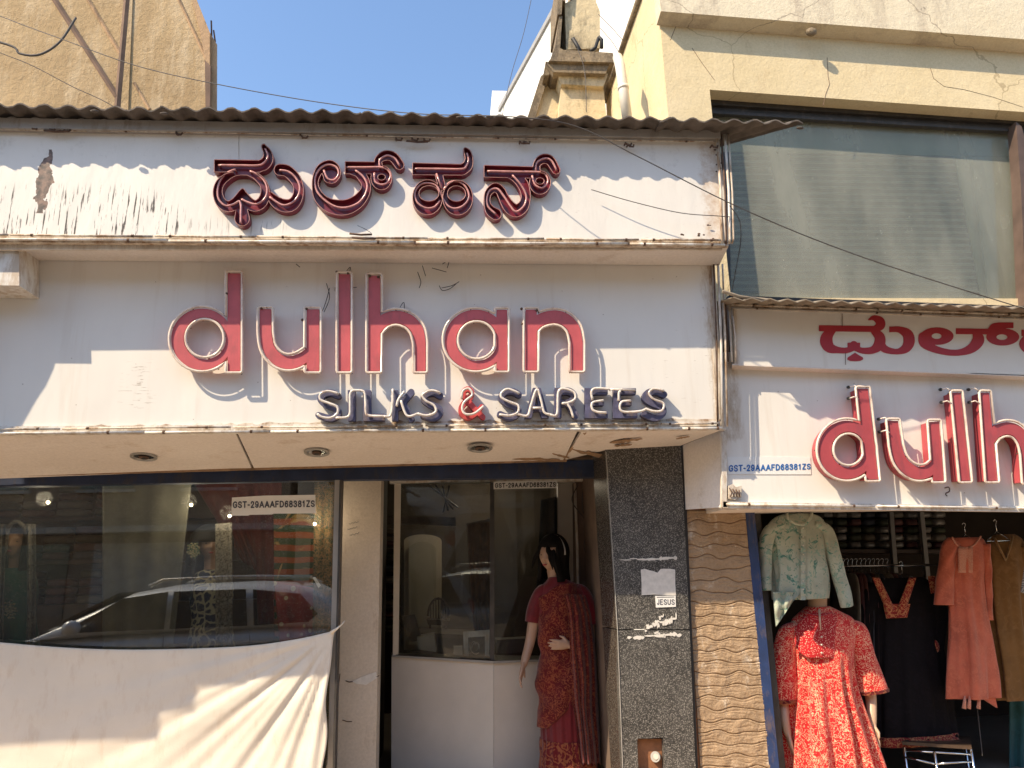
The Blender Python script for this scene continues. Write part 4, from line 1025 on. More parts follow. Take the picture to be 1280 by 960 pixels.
MB().prism([at(489.5, 819, 5.920), at(617, 826.5, 5.660), at(700, 823.5, 5.820), at(700, 826, 5.820), at(617, 829.5, 5.660), at(489.5, 821.5, 5.920)], (0, .012, 0)).build('counter_edging', 'grey', pt)
# jamb boards and hanging wires
dj = thing('door_jamb', P(718, 1000, 5.6), 'beige door jamb board with a thin white conduit beside the red saree mannequin', 'door frame')
MB().slab([(697, 604), (718, 604), (722, 1000), (702, 1000)], 5.95, .06).build('jamb_board', 'cream', dj)
MB().slab([(719, 602), (746, 602), (752, 1000), (724, 1000)], 5.80, .2).build('jamb_board', 'brownwall', dj)
MB().tube([P(718.6, 604, 5.78), P(722, 700, 5.78), P(726, 1000, 5.78)], .010, 8).build('conduit', 'trimwhite', dj, True)
for pts, r_ in (([(723, 606), (715, 625), (728, 645), (738, 655), (744, 658)], .004), ([(731, 602), (728, 620), (729, 640), (740, 652)], .004), ([(735, 604), (730, 625), (733, 642), (743, 655)], .003),
                ([(743, 640), (738, 650), (745, 660), (744, 650), (738, 655)], .0035), ([(735, 668), (730, 680), (733, 692), (736, 684), (732, 678)], .004)):
    MB().tube([P(x, y, 5.76) for x, y in cr(pts, 6)], r_, 5).build('hanging_wire', 'wire', dj, True)
# furniture seen through the partition glass
ap = thing('arched_mirror', P(530, 800, 8.4), 'pale arched mirror panel leaning on the back wall seen through the partition glass', 'mirror')
def arch(x0, x1, ytop, ysh, yb, d):
    pts = [(x0, yb), (x0, ysh)]+[(x0+(x1-x0)*(.5-.5*cos(pi*k/12)), ysh-(ysh-ytop)*sin(pi*k/12)) for k in range(1, 12)]+[(x1, ysh), (x1, yb)]
    return pts
MB().slab(arch(505, 552, 668, 676, 812, 8.4), 8.45, .05).build('mirror_frame', 'arch', ap)
MB().slab(arch(511, 545, 677, 688, 806, 8.4), 8.42, .012).build('mirror_face', simple('pale mirror face', (.46, .42, .34), .25, .1, 3, .03, 10), ap)
MB().slab([(484, 645), (570, 647), (570, 657), (484, 654)], 7.4, .08).build('wooden_beam', 'darkwood', label='dark wooden beam crossing above the arched mirror', cat='beam')
sl = thing('wall_shelf', P(484, 800, 7.6), 'dark shelf with stacked boxes in the narrow gap beside the window pillar', 'shelf')
for k in range(9):
    y = 668+k*15
    MB().slab([(470, y), (499, y+.5), (499, y+2), (470, y+1.5)], 7.6, .2).build('shelf_board', 'darkwood', sl)
    bundle(P(485, y-2, 7.6).x, 7.7, P(485, y, 7.6).z, .18, .06, .18, BUNDLE[k % 6], sl, 'folded_cloth', k)
fr = thing('picture_frame', P(595, 825, 6.05), 'white framed picture with a dark panel standing on the counter behind glass', 'picture')
MB().slab([(579, 790), (612, 787.5), (611, 825), (580, 824)], 6.02, .03).build('frame', 'trimwhite', fr)
MB().slab([(585, 797), (606, 795.5), (606, 822), (586, 822)], 6.012, .006).build('picture', 'black', fr)
mb = MB()
for k in range(5):
    mb.tube([P(595+sin(a*.4+k*1.1)*(3+k*1.2), 809+cos(a*.5+k)*(4+k*1.2), 6.009) for a in range(7)], .0025, 4)
mb.build('scroll_ornament', 'cream', fr)
MB().slab([(567, 808), (578, 808), (578, 826), (567, 825)], 6.04, .06).build('small_box', 'cream', label='small cream box beside the framed picture on the counter', cat='box')
ds = thing('office_desk', P(560, 850, 6.6), 'dark desk with papers seen behind the partition glass', 'desk')
MB().slab([(510, 790), (610, 795), (611, 800), (508, 795)], 6.5, .6).build('desk_top', 'darkwood', ds)
MB().slab([(540, 795), (600, 799), (600, 900), (540, 900)], 6.52, .5).build('desk_body', 'darkroom', ds)
MB().slab([(502, 770), (518, 768), (528, 800), (512, 803)], 6.1, .02).build('leaning_board', 'darkwood', label='small dark tilted board beside the white side post', cat='board')
MB().slab([(521, 797), (542, 793), (545, 815), (523, 812)], 6.0, .25).build('white_crate', 'grey', label='pale crate below the arched mirror', cat='crate')
ch = thing('wicker_chair', P(550, 850, 7.2), 'round backed dark chair with curved rim behind the partition glass', 'chair')
MB().tube([P(548+13*cos(a), 770-22*sin(a), 7.2) for a in [pi*k/10 for k in range(11)]], .012, 6).build('chair_back_rim', 'winwood', ch, True)
mb = MB()
for k in range(1, 8):
    a = 535+k*3.3; h = 22*sqrt(max(0, 1-((a-548)/13)**2)); mb.tube([P(a, 770-h, 7.2), P(a, 775, 7.2)], .006, 5)
mb.build('back_spindle', 'winwood', ch)
MB().slab([(533, 774), (562, 776), (560, 782), (535, 781)], 7.0, .35).build('seat', 'darkwood', ch)
MB().slab([(536, 781), (539, 781), (539, 850), (536, 850)], 7.02, .03).slab([(556, 781), (559, 781), (559, 850), (556, 850)], 7.02, .03).build('leg', 'darkwood', ch)
lm = thing('added_fill_lamp', (.35, 8.0, 2.55), 'small added fill lamp hidden at the ceiling behind the partition glass', 'lamp')
MB().sphere((.35, 8.0, 2.575), (.06, .06, .025), 12, 8).build('lamp_globe', 'bulb', lm, True)
MB().tube([(.35, 8.0, 2.59), (.35, 8.0, 2.619)], .07, 14).build('lamp_base', 'grey', lm)
ld = bpy.data.lights.new('added_fill_light', 'POINT'); ld.energy = 4.5; ld.color = (1, .85, .62); ld.shadow_soft_size = .06  # unseen lamp added to brighten the room behind the partition
lo_ = bpy.data.objects.new('added_fill_light', ld); COL.objects.link(lo_); lo_.location = (0, 0, -.05); lo_.parent = lm
cloth_panel([(676, 625), (697, 620)], [(670, 760), (700, 760)], 6.05, 'f_darkhair', 'hanging_garment', 'dark garment hanging behind the glass next to the door jamb', nf=2, amp=.02, seed=12)
cloth_panel([(583, 655), (612, 648)], [(592, 790), (613, 790)], 6.6, simple('dim brick coloured cloth', (.10, .045, .03), .8, .4, 15), 'hanging_garment', 'dim brick coloured cloth hanging beyond the desk', nf=3, amp=.02, seed=13)
for k in range(4):
    MB().tube([P(535+k*9, 606, 6.0+.1*k), P(572-k*6, 634+k*2, 6.6)], .008, 5).build('ceiling_rod', 'darkwood', label='%s thin dark ceiling rod of the crossed bundle behind the partition glass' % ('leftmost', 'second', 'third', 'rightmost')[k], cat='rod', group='ceiling rods behind the partition glass')
MB().slab([(620, 800), (660, 798), (661, 815), (621, 817)], 6.2, .2).build('wooden_drawer', 'winwood', label='low brown wooden drawer behind the glass beside the mannequin', cat='drawer')

# ================================================================== FIGURES
def ell(c, ax, ay, rx, ry, n=28, f=None):
    return [Vector(c)+Vector(ax)*cos(2*pi*k/n)*rx*(f(2*pi*k/n) if f else 1)+Vector(ay)*sin(2*pi*k/n)*ry*(f(2*pi*k/n) if f else 1) for k in range(n)]
def limb(mb, pts, rad, n=12):
    P_ = cr([(*p, r) for p, r in zip(pts, rad)], 5)
    mb.tube([Vector(q[:3]) for q in P_], [max(.002, q[3]) for q in P_], n)
def hand(mb, wrist, dirv, nrm, size=.18, curl=.35, spread=.9):
    d = Vector(dirv).normalized(); nn = Vector(nrm); nn = (nn-d*nn.dot(d)).normalized(); sdv = d.cross(nn)
    w0 = Vector(wrist); s = size
    rs = []
    for t, wd, tk in ((0, .15, .11), (.12, .17, .11), (.3, .22, .10), (.48, .22, .085), (.5, .19, .05)):
        rs.append(ell(w0+d*s*t, sdv, nn, wd*s, tk*s*.9, 12))
    mb.rings(rs)
    for k, (off, ln) in enumerate(((-.165, .44), (-.055, .5), (.055, .47), (.16, .37))):
        a = w0+d*s*.44+sdv*off*s; c1 = curl*(1+.15*k)
        dd = (d+sdv*off*.5*spread).normalized()
        b = a+dd*s*ln*.42; c = b+(dd*cos(c1)+nn*sin(c1))*s*ln*.33; e = c+(dd*cos(2*c1)+nn*sin(2*c1))*s*ln*.27
        mb.tube([a, b, c, e], [.052*s, .048*s, .043*s, .03*s], 8)
    a = w0+d*s*.12-sdv*.13*s; b = a+(d*.6-sdv*.75+nn*.2)*s*.22; c = b+(d*.95-sdv*.2+nn*.3)*s*.2
    mb.tube([a, b, c], [.075*s, .058*s, .036*s], 8)
def head_mesh(mb, c, h, fd, side_tilt=0):
    """head with brow, nose, lips and chin; c = centre, h = head height, fd = facing direction"""
    fd = Vector(fd).normalized(); upv = Vector((0, 0, 1)); rt = fd.cross(upv).normalized(); upv = (upv+rt*side_tilt).normalized()
    rt = fd.cross(upv).normalized(); rs = []
    N, Mr = 40, 30
    for i in range(Mr+1):
        v = -1+2*i/Mr; vv = math.sin(v*pi/2)
        rr = sqrt(max(0, 1-vv*vv))+.002; row = []
        for j in range(N):
            a = 2*pi*j/N; fx = cos(a); sx = sin(a)
            jaw = 1-.30*max(0, -vv-.1)**1.1
            wx = .37*h*rr*jaw; wy = .43*h*rr*(1-.12*max(0, -vv))
            x = sx*wx; y = fx*wy; z = vv*.5*h
            if fx > 0:
                g = lambda az, s1, zc_, s2: exp(-((a if a < pi else a-2*pi)-az)**2/s1**2-((vv-zc_)/s2)**2)
                y += h*(.105*g(0, .17, -.22, .13)+.055*g(0, .13, .0, .2)+.035*g(0, .32, -.52, .07)+.055*g(0, .38, -.80, .14)+.02*g(0, .8, .25, .12)
                        -.035*g(.42, .22, .04, .10)-.035*g(-.42, .22, .04, .10)-.02*g(0, .35, -.42, .04)+.02*g(.6, .3, -.25, .2)+.02*g(-.6, .3, -.25, .2))
            row.append(Vector(c)+rt*x+fd*y+upv*z)
        rs.append(row)
    mb.rings(rs)
    for s_ in (-1, 1): mb.sphere(Vector(c)+rt*s_*.355*h-fd*.02*h+upv*(-.03*h), (.03*h, .05*h, .09*h), 8, 6)
    return rt, upv
def face_details(par, c, h, fd, rt, upv):
    fd = Vector(fd).normalized(); e = MB()
    for s_ in (-1, 1):
        e.sphere(Vector(c)+rt*s_*.145*h+fd*.355*h+upv*.02*h, (.05*h, .03*h, .022*h), 8, 6)
        e.tube([Vector(c)+rt*s_*(.07+.05*k)*h+fd*(.40-.025*k)*h+upv*(.10+.012*min(k, 2-k/2))*h for k in range(4)], .008*h, 5)
    e.build('eye_paint', 'eye', par, True)
    MB().sphere(Vector(c)+fd*.425*h-upv*.265*h, (.07*h, .035*h, .028*h), 10, 6).build('lips', 'lips', par, True)
def fuse(o, vox=.008, sm_=4):
    r = o.modifiers.new('fuse', 'REMESH'); r.mode = 'VOXEL'; r.voxel_size = vox; r.use_smooth_shade = True
    if sm_: s_ = o.modifiers.new('smooth', 'SMOOTH'); s_.factor = .5; s_.iterations = sm_
def loft_px(mb, rows, n=64, folds=0, famp=.0, fz=0, phase=0, ndiv=5, two=None, seed=0, front=0, nz=.03):
    """rows: (x_centre, y, half_width_px, depth_radius_m, d[, fold]) -> cloth body with vertical folds"""
    rr = cr([tuple(r) if len(r) == 6 else (*r, 1) for r in rows], ndiv); rs = []
    for q in rr:
        x, y, hw, ry, d, fk = q; c = P(x, y, d); rx = hw*mpp(x, y, d); t = (y-rows[0][1])/(rows[-1][1]-rows[0][1]+1e-6)
        ring = []
        for j in range(n):
            a = 2*pi*j/n
            k = 1+famp*fk*(sin(folds*a+phase+2.2*noise.noise(Vector((cos(a)*1.2, sin(a)*1.2, t*1.4+seed))))+.5*sin(folds*1.7*a+2*phase))+nz*noise.noise(Vector((cos(a)*3, sin(a)*3, t*6+seed)))
            ca, sa = cos(a), sin(a)
            ring.append(c+Vector((rx*ca*k, ry*sa*k, fz*sin(folds*a*.5)*t)))
        rs.append(ring)
    return mb.rings(rs)

# ---------- saree mannequin
D1 = 5.53
sa = thing('mannequin', P(708, 1010, D1), 'female mannequin in a red and gold brocade saree standing in the shop doorway', 'mannequin', None)
b = MB(); k1 = mpp(700, 760, D1)
hc = P(690, 693, D1); hh = .235; fdir = Vector((-.62, -.78, -.10))
rt_, up_ = head_mesh(b, hc, hh, fdir, -.06)
limb(b, [P(697, 745, D1+.02), P(694, 728, D1+.01), P(692, 712, D1+.01)], [.07, .050, .052])
rs = []
for y, xc, hw, ry in ((738, 701, 18, .06), (748, 702, 30, .085), (775, 702, 27, .11), (800, 702, 23, .10), (822, 702, 22, .095), (860, 705, 32, .13), (900, 708, 31, .13)):
    rs.append(ell(P(xc, y, D1), (1, 0, 0), (0, 1, 0), hw*k1, ry))
b.rings(rs)
limb(b, [P(677, 748, D1), P(668, 775, D1+.01), P(663, 800, D1), P(657, 822, D1-.05), P(654.5, 832, D1-.08)], [.052, .045, .037, .030, .024])
hand(b, P(654.5, 830, D1-.08), (-.3, -.35, -1), (1, -.3, -.2), .175, .30)
limb(b, [P(728, 748, D1), P(737, 780, D1+.03), P(736, 806, D1+.0), P(722, 808, D1-.12), P(711, 806, D1-.165)], [.052, .045, .038, .030, .024])
hand(b, P(712, 806, D1-.165), (-1, -.08, .04), (.0, 1, .15), .165, .16)
for s_ in (-1, 1):
    limb(b, [P(707+s_*11, 900, D1), P(707+s_*11, 960, D1), P(707+s_*10, 1005, D1)], [.08, .06, .035])
    b.sphere(P(707+s_*10, 1006, D1)+Vector((0, -.05, .0)), (.042, .11, .035), 10, 6)
body = b.build('body', 'skin', sa, True); fuse(body, .006, 3)
face_details(sa, hc, hh, fdir, rt_, up_)
# hair: cap, side locks reaching the shoulders
hb = MB(); N = 40; rs = []
fdn = fdir.normalized()
for i in range(26):
    t = i/25; row = []
    for j in range(N):
        a = 2*pi*j/N; fx, sx = cos(a), sin(a)
        front = max(0, fx)
        if t < .5:
            ph = t/.5*pi*.52; r_ = sin(ph); z = cos(ph)*.56*hh+.01
            x = sx*.43*hh*r_; y = fx*.50*hh*r_-.015
        else:
            q = (t-.5)/.5; x = sx*(.43-.05*sin(pi*q)+.03*q)*hh; y = (fx*.5-.10*q)*hh-.015; z = -.02*hh-q*.78*hh*(1-.0*front)
            if fx > .35: # open the face
                x = math.copysign(max(abs(x), .27*hh), sx); y = min(y, .33*hh)
        x *= 1+.07*sin(a*9+t*5); y *= 1+.05*sin(a*11)
        row.append(hc+rt_*x+fdn*y+up_*z)
    rs.append(row)
hair = MB()
vs = [p for r in rs for p in r]; fs = []
for i in range(25):
    for j in range(N):
        a = 2*pi*(j+.5)/N; a = a if a < pi else a-2*pi
        if abs(a) < .72 and i >= 9: continue
        fs.append((i*N+j, i*N+(j+1) % N, (i+1)*N+(j+1) % N, (i+1)*N+j))
fs.append(tuple(range(N)))
ho = MB().add(vs, fs).build('hair', 'hair', sa, True)
sm_ = ho.modifiers.new('thick', 'SOLIDIFY'); sm_.thickness = .02; sm_.offset = 0
lk = MB()   # fringe lock falling over one eye and side locks
for a0, ln, off in ((-.95, 1.05, 0), (-.72, 1.0, 0), (-.5, .9, 0), (-.3, .55, 0), (1.0, .9, 0)):
    pts = []
    for q in range(7):
        t = q/6; r_ = .47*hh
        pts.append(hc+rt_*(sin(a0*t*1.4)*r_*1.02)+fdn*((.16+.34*min(1, t*1.6))*hh*(1 if t < .8 else .96)*cos(a0*.6))+up_*((.50-ln*t)*hh))
    lk.tube(pts, [.010, .016, .017, .016, .013, .009, .003], 7, flat=.6)
lk.build('hair_lock', 'hair', sa, True)
MB().tube([hc+rt_*cos(a)*.475*hh+up_*sin(a)*.60*hh+fdn*(.02*hh) for a in [pi*k/16 for k in range(17)]], .009, 6).build('headband', 'grey', sa, True)
# blouse
bl = MB()
loft_px(bl, [(696, 721, 10, .056, D1), (698, 727, 16, .07, D1), (701, 735, 27, .088, D1), (702, 745, 31, .10, D1), (702, 756, 32, .105, D1), (702, 775, 29, .125, D1), (702, 800, 25, .115, D1)], 40, ndiv=3)
sl_ = [(P(686, 737, D1), .042), (P(677, 742, D1), .056), (P(669, 762, D1+.01), .060), (P(666, 778, D1+.01), .056)]
q = cr([(*p, r) for p, r in sl_], 5); bl.tube([Vector(z[:3]) for z in q], [z[3] for z in q], 16)
q = cr([(*p, r) for p, r in ((P(718, 737, D1), .042), (P(728, 742, D1), .056), (P(737, 764, D1), .06), (P(739, 780, D1), .056))], 5); bl.tube([Vector(z[:3]) for z in q], [z[3] for z in q], 16)
bl.build('blouse', 'f_crimson', sa, True)
sk = MB(); loft_px(sk, [(702, 812, 25, .125, D1, .2), (703, 835, 31, .15, D1, .4), (706, 862, 33, .17, D1, .8), (708, 905, 32, .18, D1, 1), (710, 950, 34, .19, D1, 1.1), (712, 1004, 38, .20, D1, 1.2)], 120, 22, .022, ndiv=6)
skirt = sk.build('skirt', 'f_crimson', sa, True)
bo = MB(); loft_px(bo, [(709, 921, 33.4, .190, D1, 1), (710, 950, 35, .198, D1, 1.1), (712, 1005, 39.5, .208, D1, 1.2)], 120, 22, .022, ndiv=6); bo.build('hem_border', 'f_border', skirt, True)
# brocade wrap: over torso, its lower edge sweeping up from the hip to the middle
def wrap():
    rows = []; nA, nZ = 110, 60
    for i in range(nZ+1):
        v = i/nZ; row = []
        for j in range(nA+1):
            u = j/nA; a = pi*1.08+u*pi*1.0      # front half plus a little: from image-left round the front to image-right
            ca, sn = cos(a), sin(a)
            uu = (ca+1)/2
            ytop = 731-4*uu*uu+34*max(0, .38-uu)*1.3; ybot = 905-62*max(0, (uu-.12)/.88)**1.0
            if uu > .55: ybot = 872-(uu-.55)*20
            y = ytop+(ybot-ytop)*v
            kk = [(735, 26, .100, 700), (750, 31, .118, 702), (775, 30.5, .145, 702), (800, 28.5, .135, 702), (822, 30, .150, 703), (850, 34.5, .172, 705), (880, 35.5, .186, 707), (910, 34.5, .190, 708)]
            for q in range(len(kk)-1):
                if kk[q][0] <= y <= kk[q+1][0] or q == len(kk)-2:
                    tt = (y-kk[q][0])/(kk[q+1][0]-kk[q][0]); tt = min(max(tt, 0), 1.1)
                    hw, ry, xc = [kk[q][z]+(kk[q+1][z]-kk[q][z])*tt for z in (1, 2, 3)]; break
            if y < 735: hw, ry, xc = 26-(735-y)*1.2, .1, 700
            fold = .06*sin((y*.12+uu*11)+2*noise.noise(Vector((uu*3, y*.02, 3))))+.02*sin(y*.23-uu*16)+.03*noise.noise(Vector((uu*6, y*.03, 5)))
            c = P(xc, y, D1); row.append(c+Vector((hw*k1*ca*(1.02+fold), ry*sn*(1.04+fold), 0)))
        rows.append(row)
    o = MB().grid(rows, (0, .004, 0)).build('saree_wrap', 'f_brocade', sa, True); return o
wrap()
pl = MB()   # pallu falling from the shoulder, pleated
rows = []
for i in range(61):
    v = i/60; row = []
    y = 730+(955-730)*v
    xl = [703, 710, 712, 716, 716, 722, 726]; xr_ = [728, 739, 744, 746, 748, 750, 751]
    f_ = v*6; q = min(5, int(f_)); tt = f_-q
    a_, b_ = xl[q]+(xl[q+1]-xl[q])*tt, xr_[q]+(xr_[q+1]-xr_[q])*tt
    for j in range(61):
        u = j/60; x = a_+(b_-a_)*u
        d_ = D1-.150-.045*min(1, v*4)*sin(pi*u)-.03*min(1, v*4)*(1-u)+.12*u*u*.9+.017*sin(u*26+2*noise.noise(Vector((u*2, v*3, 0))))*(.4+v)+(-.02 if v > .05 else .06)
        row.append(P(x, y+1.5*sin(u*20)*v, d_))
    rows.append(row)
MB().grid(rows, (0, .006, 0)).build('pallu', 'f_brocade', sa, True)

# ---------- headless mannequin in red kurta
D2 = 4.96; k2 = mpp(1030, 800, D2)
rd = thing('mannequin', P(1035, 1080, D2), 'headless pale mannequin in a bright red floral kurta at the open shop front', 'mannequin')
b = MB()
limb(b, [P(1021, 775, D2), P(1021.5, 760, D2), P(1022, 746, D2), P(1022, 741.5, D2)], [.085, .062, .060, .058], 20)
rs = []
for y, xc, hw, ry in ((766, 1024, 22, .06), (776, 1028, 40, .085), (800, 1030, 36, .11), (830, 1028, 28, .10), (860, 1028, 27, .10), (900, 1030, 38, .12), (960, 1032, 38, .12)):
    rs.append(ell(P(xc, y, D2), (1, 0, 0), (0, 1, 0), hw*k2, ry))
b.rings(rs)
limb(b, [P(992, 788, D2), P(979, 830, D2+.03), P(979, 868, D2+.02), P(981, 900, D2-.03), P(985, 918, D2-.05)], [.055, .046, .036, .03, .024])
hand(b, P(984.5, 916, D2-.05), (.12, -.15, -1), (1, -.2, 0), .175, .25)
limb(b, [P(1064, 788, D2), P(1082, 830, D2+.03), P(1088, 868, D2+.02), P(1090, 895, D2-.02), P(1090.5, 908, D2-.03)], [.055, .046, .036, .029, .024])
hand(b, P(1090.5, 906, D2-.03), (-.02, -.12, -1), (-1, -.25, 0), .175, .25)
body = b.build('body', 'skinlight', rd, True); fuse(body, .007, 3)
kt = MB()
rows_ = [(1022, 758, 14, .068, D2, 0), (1025, 766, 27, .082, D2, 0), (1028, 775, 38, .098, D2, 0), (1029, 792, 39, .125, D2, 0), (1028, 815, 37, .145, D2, .05), (1028, 835, 36, .147, D2, .7), (1028, 860, 38, .155, D2, 1.7), (1030, 890, 44, .175, D2, 2.1), (1034, 930, 52, .205, D2, 2.2), (1038, 975, 59, .23, D2, 2.5), (1042, 1045, 68, .25, D2, 2.6)]
loft_px(kt, rows_, 180, 12, .050, ndiv=6, phase=.6, nz=.008)
kurta = kt.build('kurta', 'f_redkurta', rd, True)
yk = MB(); rows = []   # dotted yoke over the chest, with a slit neckline
for i in range(25):
    v = i/24; row = []; y = 766+(823-766)*v
    hw = 16+9*min(1, v*2.5) if v < .5 else 25+2*sin(pi*v)-7*max(0, v-.8)/.2
    hw = 17+17*sin(min(1, v*2.2)*pi/2) if v < .6 else 34*sqrt(max(.05, 1-((v-.6)/.44)**2))
    for j in range(41):
        u = -1+2*j/40; a = 0
        kk = [(758, 14, .068), (766, 27, .082), (775, 38, .098), (792, 39, .125), (815, 37, .147), (835, 36, .147)]
        for q in range(5):
            if kk[q][0] <= y <= kk[q+1][0]: tt = (y-kk[q][0])/(kk[q+1][0]-kk[q][0]); h_, ry = kk[q][1]+(kk[q+1][1]-kk[q][1])*tt, kk[q][2]+(kk[q+1][2]-kk[q][2])*tt
        hw_ = min(hw, h_*.90); xx = 1027+u*hw_; off = (xx-1028)/h_; off = max(-.98, min(.98, off))
        dep = D2-ry*sqrt(1-off*off)*1.045-.005
        row.append(P(xx, y, dep))
    rows.append(row)
MB().grid(rows, (0, .004, 0)).build('yoke', 'f_redyoke', kurta, True)
MB().tube([P(1024, 762, D2-.10), P(1025, 775, D2-.125), P(1026, 788, D2-.142)], [.007, .006, .003], 6).build('neck_slit', 'skinlight', kurta, True)
MB().tube([P(x, y, dd) for x, y, dd in ((1003, 764, D2-.04), (1010, 768, D2-.085), (1018, 770, D2-.10), (1024, 771, D2-.108), (1031, 770, D2-.10), (1038, 767, D2-.085), (1043, 762, D2-.04))], .006, 6).build('collar_piping', 'f_redyoke', kurta, True)
for y in (796, 806, 816): MB().sphere(P(1027, y, D2-.165), .006, 8, 5).build('button', 'cream', kurta, True)
for (pts, nm) in ((((1004, 776, 11), (990, 784, 15), (982, 806, 14), (979.5, 838, 15.5), (978.5, 876, 17)), 'sleeve'), (((1052, 775, 11), (1065, 783, 15), (1075, 806, 14.5), (1083, 838, 16.5), (1090, 864, 19)), 'sleeve')):
    m2 = MB(); q = cr(pts, 7); rs = []
    for z in q: rs.append([P(z[0], z[1], D2)+Vector((z[2]*k2*cos(a)*(1+.05*sin(5*a+z[1]*.1)), .062*(z[2]/16)*sin(a)*(1+.05*sin(4*a+z[1]*.13)), .1*z[2]*k2*cos(a) if pts[0][0] > 1030 else 0)) for a in [2*pi*k/30 for k in range(30)]])
    m2.rings(rs); so = m2.build(nm, 'f_redkurta', kurta, True)
    z = q[-1]; rr = [[p+Vector((0, 0, dz))+ (p-P(z[0], z[1], D2))*.04 for p in rs[-1]] for dz in (.012, -.008)]
    MB().rings(rr, False).build('cuff_border', 'f_border', so, True)

# ---------- mannequins behind the display glass
def veiled(xc, yface, d, lbl, dress, yb, hw, dir_, skin='skin'):
    e = thing('mannequin', P(xc, 1020, d), lbl, 'mannequin'); k = mpp(xc, yface, d); b = MB()
    c = P(xc, yface, d); h = .225
    rt1, up1 = head_mesh(b, c, h, dir_, 0)
    limb(b, [P(xc, yface+50, d+.03), P(xc, yface+30, d+.02), P(xc, yface+15, d+.01)], [.08, .05, .05])
    body = b.build('body', skin, e, True); fuse(body, .008, 2)
    face_details(e, c, h, dir_, rt1, up1)
    m2 = MB(); loft_px(m2, [(xc, yface+32, 10, .05, d, 0), (xc, yface+40, hw*.85, .09, d, 0), (xc, yface+60, hw, .12, d, .2), (xc, yface+95, hw*.85, .12, d, .6), (xc, yface+140, hw*1.05, .15, d, 1), (xc, yb, hw*1.3, .18, d, 1.3)], 80, 12, .03)
    m2.build('dress', dress, e, True)
    return e, c, h, rt1, up1
def hair_cap(e, c, h, fd, rt1, up1, drop=1.0, mat='hair', wide=1.0):
    fd = Vector(fd).normalized(); N = 36; rs = []
    for i in range(20):
        t = i/19; row = []
        for j in range(N):
            a = 2*pi*j/N; fx, sx = cos(a), sin(a)
            if t < .45: ph = t/.45*pi*.5; r_ = sin(ph); z = cos(ph)*.58*h
            else: r_ = 1+.15*(t-.45); z = -(t-.45)/.55*drop*h
            row.append(c+rt1*sx*.45*h*r_*wide*(1+.05*sin(a*7+t*4))+fd*(fx*.50*h*r_-.02)+up1*z)
        rs.append(row)
    vs = [p for r in rs for p in r]; fs = [tuple(range(N))]
    for i in range(19):
        for j in range(N):
            a = 2*pi*(j+.5)/N; a = a if a < pi else a-2*pi
            if abs(a) < (.75 if mat == 'hair' else .62) and i >= (6 if mat == 'hair' else 8): continue
            fs.append((i*N+j, i*N+(j+1) % N, (i+1)*N+(j+1) % N, (i+1)*N+j))
    o = MB().add(vs, fs).build('hair' if mat == 'hair' else 'veil', mat, e, True)
    s_ = o.modifiers.new('thick', 'SOLIDIFY'); s_.thickness = .018; s_.offset = 0
dir1 = Vector((.15, -1, -.03))
e, c, h, r1, u1 = veiled(20, 678, 5.62, 'mannequin in a green dress and patterned scarf at the left end of the display window', 'f_green', 1005, 26, dir1)
hair_cap(e, c, h, dir1, r1, u1, 1.0)
for (xa, xb, xc_, xd, sd_) in ((0, 8, -4, 6, 1), (33, 44, 27, 42, 2)):
    rows = []
    for i in range(40):
        v = i/39; y = 655+(990-655)*v; row = []
        for j in range(13):
            u = j/12; bend = 8*sin(min(1, v*3)*pi/2)
            x = xa+(xb-xa)*u+(xc_-xa)*v+bend*(-1 if sd_ == 1 else 1)*.3
            row.append(P(x, y, 5.45-.03*sin(u*7)-.02*v))
        rows.append(row)
    MB().grid(rows, (0, .004, 0)).build('scarf', 'f_greyscarf', e, True)
MB().tube([P(x, y, 5.50) for x, y in cr([(6, 690), (10, 662), (20, 652), (32, 662), (38, 690)], 6)], .014, 8).build('scarf_loop', 'f_greyscarf', e, True)
m2 = MB()
for k in range(26):
    a = k*2.4; r_ = 2.2+.75*k**.8; m2.sphere(P(12+cos(a)*r_*.8, 762+sin(a)*r_, 5.445), (.012, .004, .008), 6, 4)
m2.build('embroidered_motif', 'f_goldemb', e, True)
dir2 = Vector((.35, -1, -.03))
e, c, h, r1, u1 = veiled(264, 680, 5.55, 'veiled mannequin in a navy trellis dress with a grey scarf behind the car reflection', 'f_bluedress', 1005, 28, dir2)
hair_cap(e, c, h*1.05, dir2, r1, u1, 1.6, 'f_darkhair', 1.35)
cloth_panel([(269, 655), (290, 653)], [(270, 985), (291, 985)], 5.36, 'f_greyscarf', 'scarf', None, nf=2, amp=.01, seed=21, parent=e)
m2 = MB()
for k in range(34):
    a = k*2.4; r_ = .9*k**.62; m2.sphere(P(242+cos(a)*r_, 688+sin(a)*r_*1.2, 5.38), (.010, .004, .010), 6, 4)
m2.build('lace_flower', 'f_goldemb', e, True)

# ================================================================== RIGHT-HAND SHOP
nb = thing('corner_shop_building', (2.6, 4.9, .15), 'small garment shop front with wavy stone wall and blue painted jamb under the yellow building', 'building')
# box return between the two signs
MB().prism([P(903.5, 537, 4.43), P(904, 634, 4.43), P(855.5, 637, 4.76), P(852, 557, 4.76)], (.03, 0, 0)).build('sign_box_side', 'soffit', nb)
